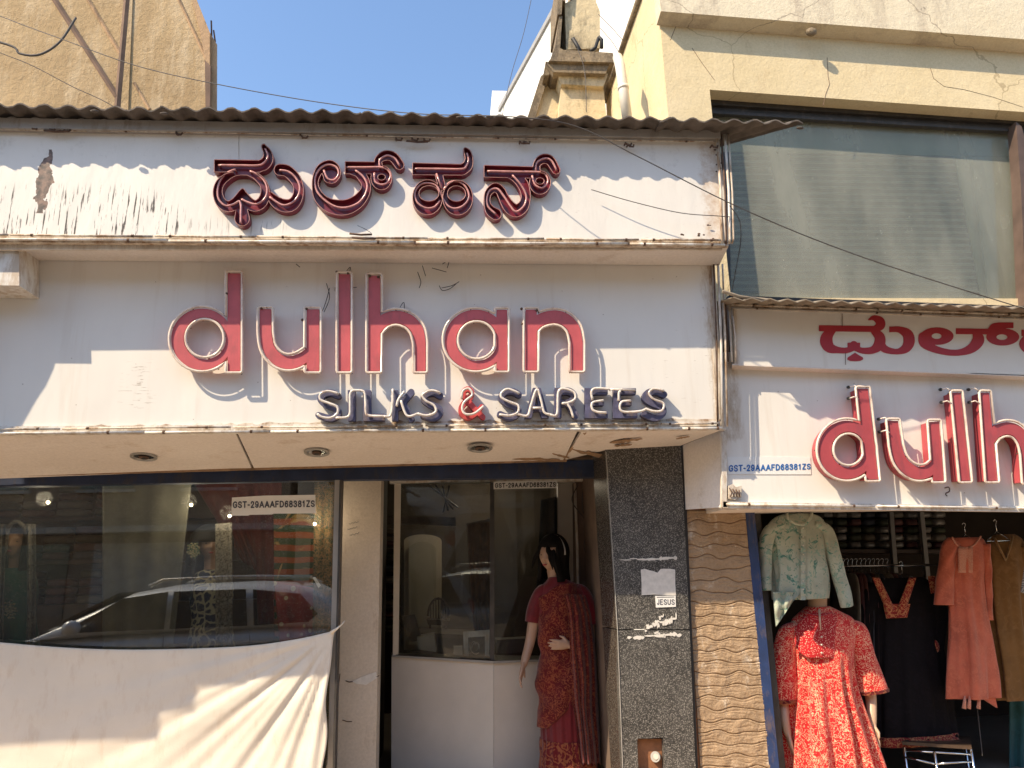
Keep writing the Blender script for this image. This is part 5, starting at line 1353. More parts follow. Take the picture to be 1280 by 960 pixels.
# wavy clad wall: rows of wavy tiles, each a real slab, neighbours sharing one wavy joint
def wjoint(k, u):
    return (1.9*sin(u*(7+(k*37 % 5))+k*2.1)+1.2*sin(u*17+k*1.3)+1.6*noise.noise(Vector((u*4, k*3.7, 1))))*(0 if k == 0 else 1)
row_i = 0; TP = 14.6
while 637.5+row_i*TP < 985:
    y1_, y2_ = 637.5+row_i*TP, 637.5+(row_i+1)*TP
    rows = []; nn = 36
    for i in range(23):
        v = i/22; row = []; ym = y1_+(y2_-y1_)*v
        xl, xr2 = 855.5+(ym-637)*.0625, 931+(ym-637)*.099
        for j in range(nn+1):
            u = j/nn; w0_, w1_ = wjoint(row_i, u), wjoint(row_i+1, u)
            y = y1_+.35+(y2_-y1_-.7)*v+w0_*(1-v)+w1_*v
            edge_ = min(v, 1-v)*16
            rel = .0045*min(1, edge_/1.2)**.6+.006*noise.noise(Vector((u*8, y*.09, 2)))+.003*noise.noise(Vector((u*30, y*.4, 5)))
            for gk, gv in enumerate((.24, .55, .8)): rel -= .0028*exp(-((v-gv-.07*sin(u*(9+gk*3)+row_i*1.7+gk))/.045)**2)*(1 if noise.noise(Vector((u*2.5, row_i, gk*3))) > (-.3, .05, .15)[gk] else 0)
            row.append(P(xl+(xr2-xl)*u, y, 4.775-rel))
        rows.append(row)
    MB().grid(rows, (0, .02, 0)).build('wavy_tile', 'wavy', nb, 40)
    row_i += 1
MB().slab([(852, 636), (933, 636), (966, 990), (872, 990)], 4.782, .35).build('wall', 'rust', nb)
MB().slab([(931.5, 637), (943, 637), (977, 990), (964.5, 990)], 4.77, .12).build('door_jamb', 'bluejamb', nb)
MB().slab([(943.3, 637), (950, 637), (985, 990), (977.3, 990)], 4.86, .10).build('door_jamb_inner', 'winframe', nb)
MB().box((P(905, 640, 4.45).x, 4.47, 1.92), (5.5, 4.9, 2.0)).build('sign_soffit', 'soffit', nb)
MB().box((1.75, 4.9, 1.93), (6.0, 5.0, 3.4)).build('wall', 'brownwall', nb)
# interior of the garment shop
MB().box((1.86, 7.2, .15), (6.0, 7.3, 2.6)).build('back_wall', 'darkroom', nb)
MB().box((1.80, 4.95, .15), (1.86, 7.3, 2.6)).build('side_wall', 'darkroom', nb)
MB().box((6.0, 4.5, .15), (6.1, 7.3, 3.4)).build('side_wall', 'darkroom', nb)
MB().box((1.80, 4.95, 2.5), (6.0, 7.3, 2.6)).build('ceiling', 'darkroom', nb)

# the painted upper strip and the lower board of the second sign
ns = thing('corner_shop_sign', P(1100, 637, 4.41), 'smaller white double sign board with flat red letters above raised red dulh letters', 'sign')
MB().slab([(915, 383), (1500, 405), (1500, 478), (918, 456)], 4.30, .02).build('upper_panel', 'lower', ns)
MB().prism([P(915, 456.5, 4.30), P(1500, 479, 4.30), P(1500, 484, 4.38), P(915, 461.5, 4.38)], (0, 0, .01)).build('panel_underside', 'soffit', ns)
MB().slab([(905, 440), (1500, 462), (1500, 640), (905, 630)], 4.38, .02).build('lower_panel', 'lower', ns)
MB().slab([(910, 377), (1500, 399), (1500, 407), (912, 385)], 4.29, .04).build('top_trim', 'trim', ns)
MB().slab([(911, 369), (1500, 391), (1500, 397), (912, 376)], 4.287, .05).build('awning_shade_strip', 'black', ns)  # black strip stands in for the shaded underside of the awning
pipe_run(380.5, 401, 914, 1480, 4.275, .007, ns, 'trim', 200, 11)
pipe_run(384.5, 405, 914, 1480, 4.277, .005, ns, 'fasciabeam', 230, 12)
MB().slab([(904, 627), (1500, 635.5), (1500, 642.5), (904, 635)], 4.355, .04).build('bottom_trim', 'trimwhite', ns)
pipe_run(630, 638.5, 908, 1490, 4.345, .006, ns, 'trimwhite', 240, 13)
for i, (x0, r_, mt) in enumerate(((903.5, .006, 'trimwhite'), (907, .005, 'clip'), (911.5, .007, 'trimwhite'), (916, .006, 'trim'))):
    MB().tube([P(x0, 378+i*2, 4.28), P(x0+2, 420, 4.28), P(x0+3.2, 452, 4.28)], r_, 8).build('trim_tube', mt, ns, True)
MB().slab([(902, 540), (908.5, 540), (908.8, 634), (902.5, 634)], 4.355, .03).build('side_trim', 'trimwhite', ns)
MB().tube([P(916.5, 395, 4.27), P(919, 420, 4.27), P(920, 447, 4.27)], .005, 6).build('trim_tube', 'neonw', ns, True)
f, cv = zone(1010, 380, 4.741)
def flat(prims, nm='painted_letter'):
    for_ = contours([cv(p) for p in prims]); cap_walls(MB(), for_, 4.2965, 4.2985).build(nm, 'redflat', ns)
flat([('p', [(65, 125), (375, 130), (415, 130), (418, 166), (65, 161)]), ('s', [(395, 148, 34), (428, 130, 52), (428, 104, 54), (405, 86, 38), (385, 82, 26), (362, 92, 10)]),
      ('s', [(160, 152, 20), (118, 185, 62), (109, 222, 74), (128, 258, 60), (175, 272, 38), (225, 275, 34), (262, 262, 36), (272, 244, 50)]), rct(235, 309, 229, 262),
      ('s', [(272, 244, 50), (288, 264, 34), (330, 277, 36), (385, 272, 44), (422, 240, 64), (425, 195, 60), (390, 160, 36)]),
      ('s', [(430, 225, 40), (450, 262, 44), (490, 278, 36), (535, 281, 34), (580, 262, 54), (600, 222, 66), (590, 178, 60), (545, 152, 38), (510, 149, 34)]), rct(482, 515, 133, 167)])
flat([('p', [(279, 288), (300, 302), (325, 316), (328, 328), (310, 337), (280, 339), (250, 337), (232, 328), (236, 316), (258, 302)])])
flat([('e', 765, 190, 98, 52), ('-e', 763, 190, 30, 17), ('s', [(685, 195, 60), (692, 228, 62), (745, 264, 44), (830, 286, 36), (905, 286, 38), (970, 262, 56), (1010, 215, 70), (1000, 178, 46)]), ('p', [(877, 143), (1070, 147), (1068, 180), (877, 178)]),
      ('e', 1155, 195, 97, 51), ('-e', 1150, 196, 33, 17), ('s', [(1075, 165, 30), (1100, 136, 40), (1140, 126, 34)]), rct(1130, 1218, 109, 143)])
flat([rct(1266, 1520, 152, 190), ('s', [(1300, 190, 30), (1278, 235, 50), (1310, 280, 36), (1400, 290, 36)])])
seams(1053, 392, 408, 4.297, ns); seams(1057, 440, 456, 4.297, ns)
f, cv = zone(1000, 470, 4.571)
def nword(prims):
    return plate_letter(ns, [cv(p) for p in prims], 4.285, 4.375, 'redface2', 'redside', 'outline', td=.006, tr=.0078, lvl=2.6)
nword([('e', 268, 421, 161, 166), ('-e', 277, 420, 98, 103), ('p', [(330, 72), (388, 72), (447, 590), (386, 590)])])
nword([('p', [(505, 256), (560, 256), (580, 400), (520, 400)]), ('s', [(549, 395, 60), (570, 470, 66), (612, 525, 70), (670, 553, 70), (730, 545, 66), (775, 505, 56)]), ('p', [(740, 262), (795, 262), (820, 597), (765, 597)])])
nword([('p', [(872, 95), (918, 95), (972, 597), (920, 597)])])
nword([('p', [(1036, 95), (1080, 95), (1128, 597), (1070, 597)]), ('s', [(1090, 362, 56), (1120, 320, 66), (1180, 298, 68), (1240, 315, 68), (1282, 370, 64), (1298, 440, 60)]), ('p', [(1268, 430), (1326, 430), (1338, 605), (1280, 605)])])
for x, y in ((1060, 484), (1060, 498), (1098, 524), (1099, 540), (1175, 487), (1176, 503), (1210, 487), (1211, 503)):
    MB().tube([P(x, y, 4.37), P(x+1, y, 4.30)], .010, 8).build('electrode_cap', 'black', ns, 40)
    MB().tube([P(x+1, y, 4.305), P(x+8, y-2, 4.28), P(x+13, y+1, 4.274)], .005, 6).build('neon_lead', 'neonw', ns, True)
MB().tube([P(x, y, 4.378) for x, y in cr([(1181, 610), (1186, 609), (1187, 614), (1182, 617), (1184, 620)], 4)], .003, 4).build('curled_wire', 'clip', ns)
# label and loose connector on the sign
MB().slab([(909, 571), (1013, 571), (1014, 593), (910, 593)], 4.3765, .003).build('tax_label', 'whitepaper', label='white strip with blue tax number stuck on the corner shop sign', cat='label')
lettering(bpy.data.objects[[o.name for o in COL.objects if o.name.startswith('tax_label')][-1]], 'GST-29AAAFD68381ZS', 911.5, (582, 580), 1013, (589, 586), 4.3745, 'inkblue', 19)
jb = thing('junction_box', P(918, 625, 4.36), 'small rusty torn junction box at the lower corner of the corner shop sign', 'junction box')
MB().slab([(911, 607), (916, 605), (920, 609), (927, 607), (927, 622), (919, 625), (911, 623)], 4.35, .025).build('box_shell', 'trim', jb)
for k in range(4): MB().tube([P(912+k*4, 610+k, 4.345), P(915+k*3, 616, 4.335), P(913+k*4, 621, 4.345)], .004, 5).build('box_wire', 'clip', jb)
# little roof over the second sign
nr = thing('corner_shop_awning', P(1100, 378, 4.3), 'thin sun bleached corrugated cover strip above the corner shop sign', 'roof')
rows = []; n = 700
for k in range(3):
    row = []
    for i in range(n+1):
        x = 918+(1500-918)*i/n; per = 22.4; ph = (x-918)/per; s_ = abs(2*(ph % 1)-1)*2-1
        yb_ = 374+(x-918)*.0315; p = P(x, yb_, 4.03); p.z += .010*s_+.06*k*.5*0; p.y += k*.35; p.z += k*.35*.27
        row.append(p)
    rows.append(row)
MB().grid(rows, (0, 0, .006)).build('corrugated_sheet', 'tin', nr)
MB().tube([P(903, 364, 4.04), P(925, 371, 4.04), P(960, 375, 4.04)], .010, 6).build('edge_batten', 'tin', nr)

# racks, shelves and clothes in the corner shop
rs_ = thing('stock_shelf', P(1110, 690, 6.6), 'shelf of plastic wrapped folded clothes near the ceiling of the corner shop', 'shelf')
MB().slab([(1000, 686), (1190, 688), (1190, 692), (1000, 690)], 6.3, .5).build('shelf_board', 'darkwood', rs_)
MB().slab([(1112, 640), (1117, 640), (1124, 730), (1119, 730)], 6.25, .04).build('shelf_post', 'grey', rs_)
MB().slab([(1150, 640), (1155, 640), (1164, 730), (1159, 730)], 6.25, .04).build('shelf_post', 'grey', rs_)
ri = random.Random(4)
for k in range(9):
    x = 1032+k*17.5
    for q in range(5):
        b_ = P(x, 686-q*9.5, 6.4); o_ = bundle(b_.x, 6.45, b_.z, .125, .062, .22, M['plastic'] if (pw := ri.random() < .35) else BUNDLE[(ci := ri.randrange(6))], None, 'folded_garment', ri.randint(0, 99))
        props(o_, '%s folded garment, %s of %s on the high shelf' % ('plastic wrapped' if pw else CN[ci], ('lowest', 'second', 'third', 'fourth', 'topmost')[q], ('the first stack beside the shirt', 'the second stack', 'the third stack', 'the fourth stack', 'the stack before the first post', 'the stack behind the first post', 'the stack between the posts', 'the stack behind the second post', 'the last stack beyond the posts')[k]), 'cloth', 'folded garments on the high shelf')
rk = thing('clothes_rail', P(1090, 712, 5.6), 'thin metal clothes rail holding hangers inside the corner shop', 'rail')
MB().tube([P(1040, 708, 5.6), P(1180, 706, 5.6)], .010, 8).build('rail_tube', 'chrome', rk, True)
def hanger(x, y, d, wpx, par, mat='chrome'):
    k = mpp(x, y, d); c = P(x, y, d); w_ = wpx*k
    m_ = MB(); m_.tube([c+Vector((.0, 0, -.0)), c+Vector((0, 0, .05)), c+Vector((.012, 0, .07)), c+Vector((.0, 0, .085)), c+Vector((-.014, 0, .072))], .0028, 6)
    m_.tube([c, c+Vector((-w_, 0, -.07)), c+Vector((w_, 0, -.07)), c], .003, 6)
    return m_.build('hanger', mat, par, True)
for k in range(11):   # garments seen edge-on along the rail
    x = 1055+k*5.5; e = thing('hanging_garment', P(x, 715, 5.6), 'garment hanging edge-on, %s in the packed row behind the black dress' % ('first', 'second', 'third', 'fourth', 'fifth', 'sixth', 'seventh', 'eighth', 'ninth', 'tenth', 'last')[k], 'garment', 'garments packed edge-on on the rail')
    hanger(x, 712, 5.6, 1.5, e)
    m2 = MB(); loft_px(m2, [(x, 716, 1.5, .1, 5.6, 0), (x, 722, 3, .2, 5.6, .5), (x+1, 760, 3.4, .22, 5.6, 1), (x, 850, 3.6, .23, 5.6, 1.5)], 24, 6, .06, seed=k, ndiv=3)
    m2.build('garment_body', ri.choice(BUNDLE[:2]+BUNDLE[3:]+[M['f_black'], M['f_brown']]), e, True)
def garment(name, lbl, rows, mat, sleeves=(), d=5.3, folds=9, famp=.05, neck=None, hang=None, n=90, extra=None, cat='garment'):
    e = thing(name, P(rows[-1][0], rows[-1][1], d), lbl, cat)
    m2 = MB(); loft_px(m2, [(r_[0], r_[1], r_[2], r_[3], d, r_[4]) for r_ in rows], n, folds, famp, ndiv=6, seed=rows[0][0])
    bo_ = m2.build('garment_body', mat, e, True)
    for s_ in sleeves:
        q = cr(s_, 7); k = mpp(s_[0][0], s_[0][1], d); rr = []
        for i, z in enumerate(q):
            t_ = q[min(i+1, len(q)-1)]-q[max(i-1, 0)]; ang = atan2(t_[0], t_[1]+1e-6)
            rr.append([P(z[0], z[1], d-.01)+Vector((z[2]*k*cos(a)*cos(ang), .045*sin(a)*(1+.15*sin(3*a+z[1]*.2)), z[2]*k*cos(a)*sin(ang))) for a in [2*pi*w_/22 for w_ in range(22)]])
        MB().rings(rr).build('sleeve', mat, e, True)
    if hang: hanger(*hang, e)
    return e
# pale green floral shirt
shirt = garment('floral_shirt', 'pale green floral long sleeved shirt hanging above the headless mannequin',
    [(997, 642, 17, .03, .0), (997, 648, 30, .045, .1), (996, 662, 37, .055, .3), (998, 690, 34, .06, .6), (1001, 715, 33, .06, 1), (1001, 735, 33, .06, 1.2), (1001, 749, 32, .055, 1.2)], 'f_shirt',
    [((976, 656, 5), (963, 664, 8), (957, 680, 8.5), (957, 705, 7), (957, 738, 6.5)), ((1016, 655, 5), (1031, 663, 8.5), (1038, 680, 9), (1046, 710, 8.5), (1056, 745, 8), (1059, 758, 7))], 4.84, 7, .085, hang=(1003, 640, 4.84, 14))
kx = MB(); k_ = mpp(1000, 650, 4.84)
kx.tube([P(x, y, dd) for x, y, dd in cr([(984, 641, 4.81), (986, 649, 4.775), (996, 655, 4.765), (1006, 655, 4.765), (1013, 648, 4.775), (1015, 640, 4.81)], 4)], .009, 8).build('collar', 'f_shirt', shirt, True)
MB().grid([[P(x, y, 4.765-.004*sin(y)) for x in (1001, 1004, 1007)] for y in range(654, 752, 4)], (0, .004, 0)).build('button_placket', 'f_shirt', shirt)
for y in range(660, 745, 11): MB().sphere(P(1004, y, 4.758), .0045, 8, 5).build('button', 'cream', shirt, True)
rows = []
for i in range(20):
    v = i/19; rows.append([P(966+(22+ (14)*(1-v))*u/10+v*4, 740+44*v*(1-u/10*.75)+10*v*0, 4.78-.02*sin(u*1.3)+.01*sin(v*9)) for u in range(11)])
MB().grid(rows, (0, .004, 0)).build('shirt_tail', 'f_shirt', shirt, True)
# black dress with embroidered neckline
bd = garment('black_dress', 'long black dress with red flower embroidery at neck and hem in the corner shop',
    [(1128, 722, 26, .03, 0), (1128, 735, 42, .06, .2), (1129, 765, 43, .08, .6), (1130, 800, 46, .09, 1), (1132, 860, 54, .11, 1.4), (1134, 925, 60, .12, 1.6)], 'f_black',
    [((1094, 730, 10), (1084, 770, 10), (1080, 810, 10)), ((1162, 728, 11), (1172, 765, 12), (1168, 800, 12), (1166, 815, 12))], 5.42, 14, .035, hang=(1128, 716, 5.42, 26))
for sgn, (xa, xb) in ((1, (1095, 1117)), (-1, (1141, 1124))):
    rows = []
    for i in range(16):
        v = i/15; x = xa+(xb-xa)*v; y = 722+48*v; rows.append([P(x+(w_*(9+3*v)*sgn*.5 if True else 0), y+abs(w_)*0, 5.315+.01*sin(v*7+w_)) for w_ in (-1, -.4, .3, 1)])
    MB().grid(rows, (0, .004, 0)).build('neck_embroidery', 'f_emb', bd, True)
MB().slab([(1104, 755), (1138, 755), (1134, 772), (1108, 773)], 5.318, .004).build('neck_embroidery', 'f_emb', bd)
MB().sphere(P(1167, 808, 5.36), (.045, .015, .05), 12, 8).build('cuff_embroidery', 'f_emb', bd, True)
m2 = MB(); loft_px(m2, [(1134, 917, 60, .125, 5.42, 1.6), (1134, 929, 61, .128, 5.42, 1.6)], 90, 14, .035, ndiv=3); m2.build('hem_embroidery', 'f_emb', bd, True)
MB().slab([(1160, 720), (1169, 720), (1171, 740), (1164, 742)], 5.33, .004).build('shoulder_embroidery', 'f_emb', bd)
# salmon kurta
sk_ = garment('salmon_kurta', 'salmon pink embroidered kurta with tassels hanging in the corner shop',
    [(1206, 672, 20, .03, 0), (1207, 680, 25, .05, .1), (1208, 705, 23, .06, .4), (1209, 740, 21.5, .06, .8), (1213, 790, 23, .07, 1.2), (1215, 840, 27, .08, 1.6), (1216, 872, 28, .08, 1.8)], 'f_salmon',
    [((1192, 677, 8), (1187, 684, 9), (1184, 700, 9), (1181, 730, 10.5), (1180, 756, 11.5)), ((1230, 680, 6), (1233, 720, 5), (1234, 775, 4.5))], 5.22, 6, .10, hang=(1207, 668, 5.22, 16))
MB().grid([[P(1198+u*1.8, y, 5.155-.006*sin(u*.8)) for u in range(11)] for y in range(684, 720, 4)], (0, .004, 0)).build('yoke', 'f_salmonyoke', sk_, True)
MB().tube([P(x, y, 5.165) for x, y in cr([(1190, 671), (1196, 681), (1206, 685), (1218, 681), (1226, 670)], 5)], .006, 7).build('neck_piping', 'f_salmonyoke', sk_, True)
for x in (1206, 1212, 1224):
    MB().tube([P(x, 870, 5.16), P(x, 876, 5.155), P(x-1, 886, 5.155)], [.004, .010, .014], 7).build('tassel', 'f_salmonyoke', sk_, True)
MB().slab([(1222, 868), (1243, 866), (1247, 885), (1236, 878)], 5.18, .02).build('corner_flap', 'f_salmon', sk_)
# brown kurta
bk = garment('brown_kurta', 'mustard brown V necked kurta on a white hanger at the right of the corner shop',
    [(1255, 668, 13, .03, 0), (1256, 678, 23, .05, .1), (1258, 710, 25, .06, .5), (1262, 770, 25, .07, 1), (1270, 830, 26, .08, 1.5), (1277, 874, 29, .08, 1.7)], 'f_brown',
    [((1275, 682, 6), (1281, 720, 6), (1284, 760, 6))], 5.30, 7, .10, hang=(1246, 664, 5.24, 15))
MB().tube([P(x, y, 5.235) for x, y in ((1243, 672), (1250, 686), (1257, 700), (1262, 686), (1266, 670))], .009, 7).build('neckband', 'f_brownyoke', bk, True)
cloth_panel([(1284, 688), (1310, 660)], [(1276, 740), (1320, 760)], 4.9, 'f_stripe', 'striped_cloth', 'grey striped cloth edge at the right end of the corner shop', nf=2, amp=.02, seed=33)
cloth_panel([(1262, 870), (1340, 865)], [(1262, 1000), (1340, 1000)], 5.5, 'f_teal', 'teal_curtain', 'teal cloth hanging low under the brown kurta', nf=4, amp=.03, seed=34)
tb = thing('steel_stool', P(1170, 1010, 5.2), 'chrome legged table with a dark top standing low in the corner shop', 'table')
MB().prism([P(1128, 931, 5.25), P(1215, 937, 5.10), P(1213, 924, 5.55), P(1140, 921, 5.6)], (0, 0, .02)).build('table_top', 'darkwood', tb)
for a_ in ((1130, 934, 5.24), (1168, 940, 5.14), (1214, 938, 5.10), (1205, 924, 5.5)):
    q = P(*a_); MB().tube([q, q+Vector((0, 0, -.62))], .009, 8).build('leg', 'chrome', tb, True)
for a_, b_ in (((1130, 938, 5.24), (1214, 943, 5.10)), ((1168, 955, 5.14), (1214, 952, 5.10)), ((1130, 946, 5.24), (1168, 955, 5.14)), ((1214, 938, 5.1), (1205, 926, 5.5))):
    MB().tube([P(*a_), P(*b_)], .007, 8).build('stretcher', 'chrome', tb, True)
MB().tube([P(1219, 860, 5.3), P(1228, 945, 5.2)], .003, 5).build('thin_string', 'wire', label='thin cord hanging beside the salmon kurta', cat='cord')

# ================================================================== YELLOW BUILDING
yb = thing('yellow_building', (4, 5.6, 0), 'old yellow plastered building with a large dusty upper window above the corner shop', 'building')
WD = 4.92
# front wall around the opening (left pier, lintel, right pier)
c0 = P(828, 60, WD)
X0 = c0.x; XO = P(887, 112, WD).x
def wz(X, za, zb, y0=WD, y1=WD+.45, name='wall', mat='yellow'):
    return MB().box((X[0], y0, za), (X[1], y1, zb)).build(name, mat, yb)
ztop = 6.42
zl = P(887, 112, WD).z; zr2 = P(1280, 140, WD).z; XR = P(1275, 150, WD).x
MB().hexa([(X0, WD, 3.0), (XO, WD, 3.0), (XO, WD, 6.0), (X0, WD, 6.0)], [(X0, WD+.45, 3.0), (XO, WD+.45, 3.0), (XO, WD+.45, 6.0), (X0, WD+.45, 6.0)]).build('wall', 'yellow', yb)
XF = 7.5
zr3 = zl+(zr2-zl)*(XF-XO)/(P(1280, 140, WD).x-XO)
MB().hexa([(XO, WD, zl), (XF, WD, zr3), (XF, WD, 6.0), (XO, WD, 6.0)], [(XO, WD+.45, zl), (XF, WD+.45, zr3), (XF, WD+.45, 6.0), (XO, WD+.45, 6.0)]).build('lintel_wall', 'yellow', yb)
# parapet ledge above, slightly proud
la, lb_ = P(826, 14, 4.79), P(1500, 66, 4.79)
MB().hexa([la, lb_, lb_+Vector((0, 0, 1.3)), la+Vector((0, 0, 1.3))], [p+Vector((0, .13, 0)) for p in (la+Vector((0, 0, -.02)), lb_+Vector((0, 0, -.02)), lb_+Vector((0, 0, 1.3)), la+Vector((0, 0, 1.3)))]).build('parapet_ledge', 'yellowled', yb)
MB().box((X0+.004, WD+.01, 6.0), (XF, WD+.44, 7.0)).build('upper_wall', 'yellowled', yb)
# left flank wall, receding, and its sloping front batter
zt = 6.44
pts = [(X0-.002, WD+.006, 3.0), (X0-.002, WD+.006, 6.9), (X0-.002, 5.30, 6.5), (X0-.002, 5.36, 6.40), (X0-.002, 6.9, 6.44), (X0-.002, 6.9, 3.0)]
MB().prism(pts, (.2, 0, 0)).build('side_wall', 'yellow', yb)
MB().tube([Vector((X0-.01, WD+.4, 6.40)), Vector((X0-.01, 5.9, 6.425)), Vector((X0-.01, 6.9, 6.45))], .035, 8).build('stained_coping', 'agedtop', yb, True)
MB().box((X0+.2, 6.7, 3.0), (XF, 6.9, 7.0)).build('back_wall', 'yellow', yb)
# crack lines and a small drip nub on the ledge
for pts in ([(1034, 72), (1035, 95), (1037, 105), (1032, 118), (1029, 132)], [(1163, 85), (1167, 98), (1180, 108), (1205, 112), (1240, 121), (1279, 134)], [(865, 60), (877, 78), (893, 100)], [(846, 30), (838, 50)]):
    MB().tube([P(x, y, WD-.0005) for x, y in pts], .0022, 4).build('crack', 'stainridge', yb)
MB().sphere(P(1014, 40, 4.8), (.045, .03, .035), 9, 6).build('broken_nub', 'agedtop', yb, True)
MB().tube([P(784, 148, 5.3), P(779, 110, 5.3), P(775, 82, 5.3), P(772, 72, 5.42)], .042, 16).build('drain_pipe', 'pvc', yb, True)
MB().tube([P(779.3, 112, 5.3), P(778.8, 108, 5.3)], .047, 16).build('pipe_collar', 'pvc', yb, True)
# window: frame, glass, blind
uw = MB()
wi = thing('upper_window', P(1090, 378, 5.1), 'large dusty upper window with a grey slatted blind behind greenish glass', 'window')
MB().slab([(884, 122), (1300, 148), (1300, 156), (884, 130)], WD+.12, .06).build('frame', 'winframe', wi)
MB().slab([(884, 130), (1300, 156), (1300, 163), (884, 138)], WD+.15, .06).build('frame', 'winframe', wi)
MB().slab([(884, 137.5), (1300, 163), (1300, 166.5), (884, 141)], WD+.135, .04).build('frame_bead', 'winframe', wi)
MB().slab([(1270, 152), (1277, 158), (1300, 240), (1300, 390), (1283, 390), (1276, 230)], WD+.05, .1).build('frame_post', 'winwood', wi)
MB().slab([(903, 190), (911, 190), (914, 385), (905, 385)], WD+.10, .05).build('frame_post', 'winframe', wi)
MB().slab([(895, 136), (1290, 160), (1300, 420), (895, 400)], WD+.19, .006).build('glass_pane', 'glasswin', wi)
MB().box((XO-.05, WD+.13, 3.0), (XF, WD+.30, P(900, 372, WD+.13).z)).build('sill', 'yellow', wi)
# slatted blind
za, zb_ = P(1000, 205, WD+.4).z, P(1000, 385, WD+.4).z
slatmesh = None; nsl = 24
for i in range(nsl):
    z = za+(zb_-za)*i/(nsl-1)
    if slatmesh is None:
        o = MB().hexa([(2.05, WD+.262, z-.020), (4.12, WD+.262, z-.020), (4.12, WD+.292, z+.014), (2.05, WD+.292, z+.014)], [(2.05, WD+.266, z-.022), (4.12, WD+.266, z-.022), (4.12, WD+.296, z+.012), (2.05, WD+.296, z+.012)]).build('slat', 'slat', wi)
        slatmesh = o; z_ref = z
    else:
        o = slatmesh.copy(); COL.objects.link(o); o.parent = wi; o.location = (0, 0, z-z_ref)
MB().box((2.0, WD+.43, 3.3), (7.4, WD+.44, 5.7)).build('gap_shade_sheet', simple('dark gap shade', (.12, .125, .11), .8, .15), wi)  # dark sheet added behind the slats for the shade in their gaps
MB().box((2.0, WD+.262, za+.02), (7.4, WD+.272, 5.6)).build('reflection_sheet', simple('pale reflection sheet', (.36, .38, .33), .7, .12), wi)  # pale sheet paints the lighter reflection in the glass above the slats
MB().box((4.13, WD+.268, 3.3), (7.4, WD+.278, za+.018)).build('side_blind', simple('pale side blind', (.42, .42, .35), .7, .12), wi)
MB().slab([(1215, 200), (1228, 200), (1262, 390), (1238, 390)], WD+.23, .02).build('inner_frame_post', 'slat', wi)
MB().box((X0+.25, 6.3, 3.3), (XF, 6.4, 6.4)).build('inner_wall', 'cream', wi)

# turret / ornamental pier between the buildings
tw = thing('turret_pier', P(725, 145, 6.6), 'old blackened yellow ornamental pier with cornice between the white and yellow buildings', 'pier')
TD = 6.6
def tbx(px, d, th, name, mat): return MB().slab(px, d, th).build(name, mat, tw)
tbx([(708, 62), (706, 4), (716, 0), (716, -30), (745, -30), (745, 2), (750, 14), (750, 60)], TD+.05, .5, 'upper_shaft', 'tower')
tbx([(703, 0), (707, 2), (709, -30), (697, -30), (697, 18), (702, 18)], TD-.02, .6, 'upper_cornice', 'agedtop')
tbx([(700, 62), (766, 66), (769, 78), (686, 76)], TD-.12, .7, 'cornice', 'agedtop')
tbx([(682, 77), (762, 79), (757, 92), (692, 90)], TD-.08, .6, 'cornice_step', 'agedtop')
tbx([(696, 90), (760, 92), (754, 108), (702, 105)], TD-.02, .5, 'capital', 'tower')
tbx([(702, 103), (754, 107), (760, 160), (697, 160)], TD+.04, .5, 'lower_shaft', 'tower')
tbx([(679, 100), (696, 102), (701, 112), (694, 160), (661, 160)], TD+.2, .8, 'side_bracket', 'tower')
tbx([(676, 95), (680, 92), (684, 100), (665, 160), (655, 160)], TD+.15, .9, 'bracket_edge', 'agedtop')
tbx([(700, 60), (704, 62), (686, 94), (680, 94), (694, 58), (699, 20), (703, 20)], TD+.0, .7, 'edge_moulding', 'agedtop')
for pts in ([(716, 48), (722, 58), (726, 66)], [(748, 48), (744, 60), (738, 64)], [(748, 46), (752, 50), (752, 60)]):
    MB().tube([P(x, y, TD-.02) for x, y in pts], .02, 6).build('iron_hook', 'black', tw, True)
for pts in ([(722, 60), (731, 90), (733, 140)], [(748, 18), (765, 35), (778, 50)], [(750, 35), (765, 52), (775, 68)]):
    MB().tube([P(x, y, TD-.16) for x, y in cr(pts, 5)], .004, 4).build('thin_wire', 'wire', tw)

# tall white building far behind
H = 13.0
A1, A2 = PZ(702, 0, H), PZ(625, 140, H)
dr = (A2-A1).normalized(); A0 = A1-dr*4; nrm = Vector((dr.y, -dr.x, 0)).normalized()
if nrm.x < 0: nrm = -nrm
wb = thing('white_building', (A1.x+2, A1.y+2, 0), 'tall bright white rendered building receding behind the yellow one', 'building')
base = [A0, A2, A2+nrm*9, A0+nrm*9]
MB().add([Vector((p.x, p.y, 0)) for p in base]+[Vector((p.x, p.y, H)) for p in base], [(0, 1, 2, 3), (4, 5, 6, 7), (0, 1, 5, 4), (1, 2, 6, 5), (2, 3, 7, 6), (3, 0, 4, 7)]).build('wall', 'whitebld', wb)
MB().add([Vector((p.x, p.y, H+dz)) for dz in (0, .12) for p in (A0-nrm*.05, A2-nrm*.05, A2+nrm*.12, A0+nrm*.12)], [(0, 1, 2, 3), (4, 5, 6, 7), (0, 1, 5, 4), (1, 2, 6, 5), (2, 3, 7, 6), (3, 0, 4, 7)]).build('roof_coping', 'grey', wb)
q = P(616, 150, 26); q2 = P(645, 114, 26)
MB().box((q.x, 26, 0), (q2.x+3, 32, q2.z)).build('small_white_building', 'whitebld', label='distant low white block just left of the tall white building', cat='building')

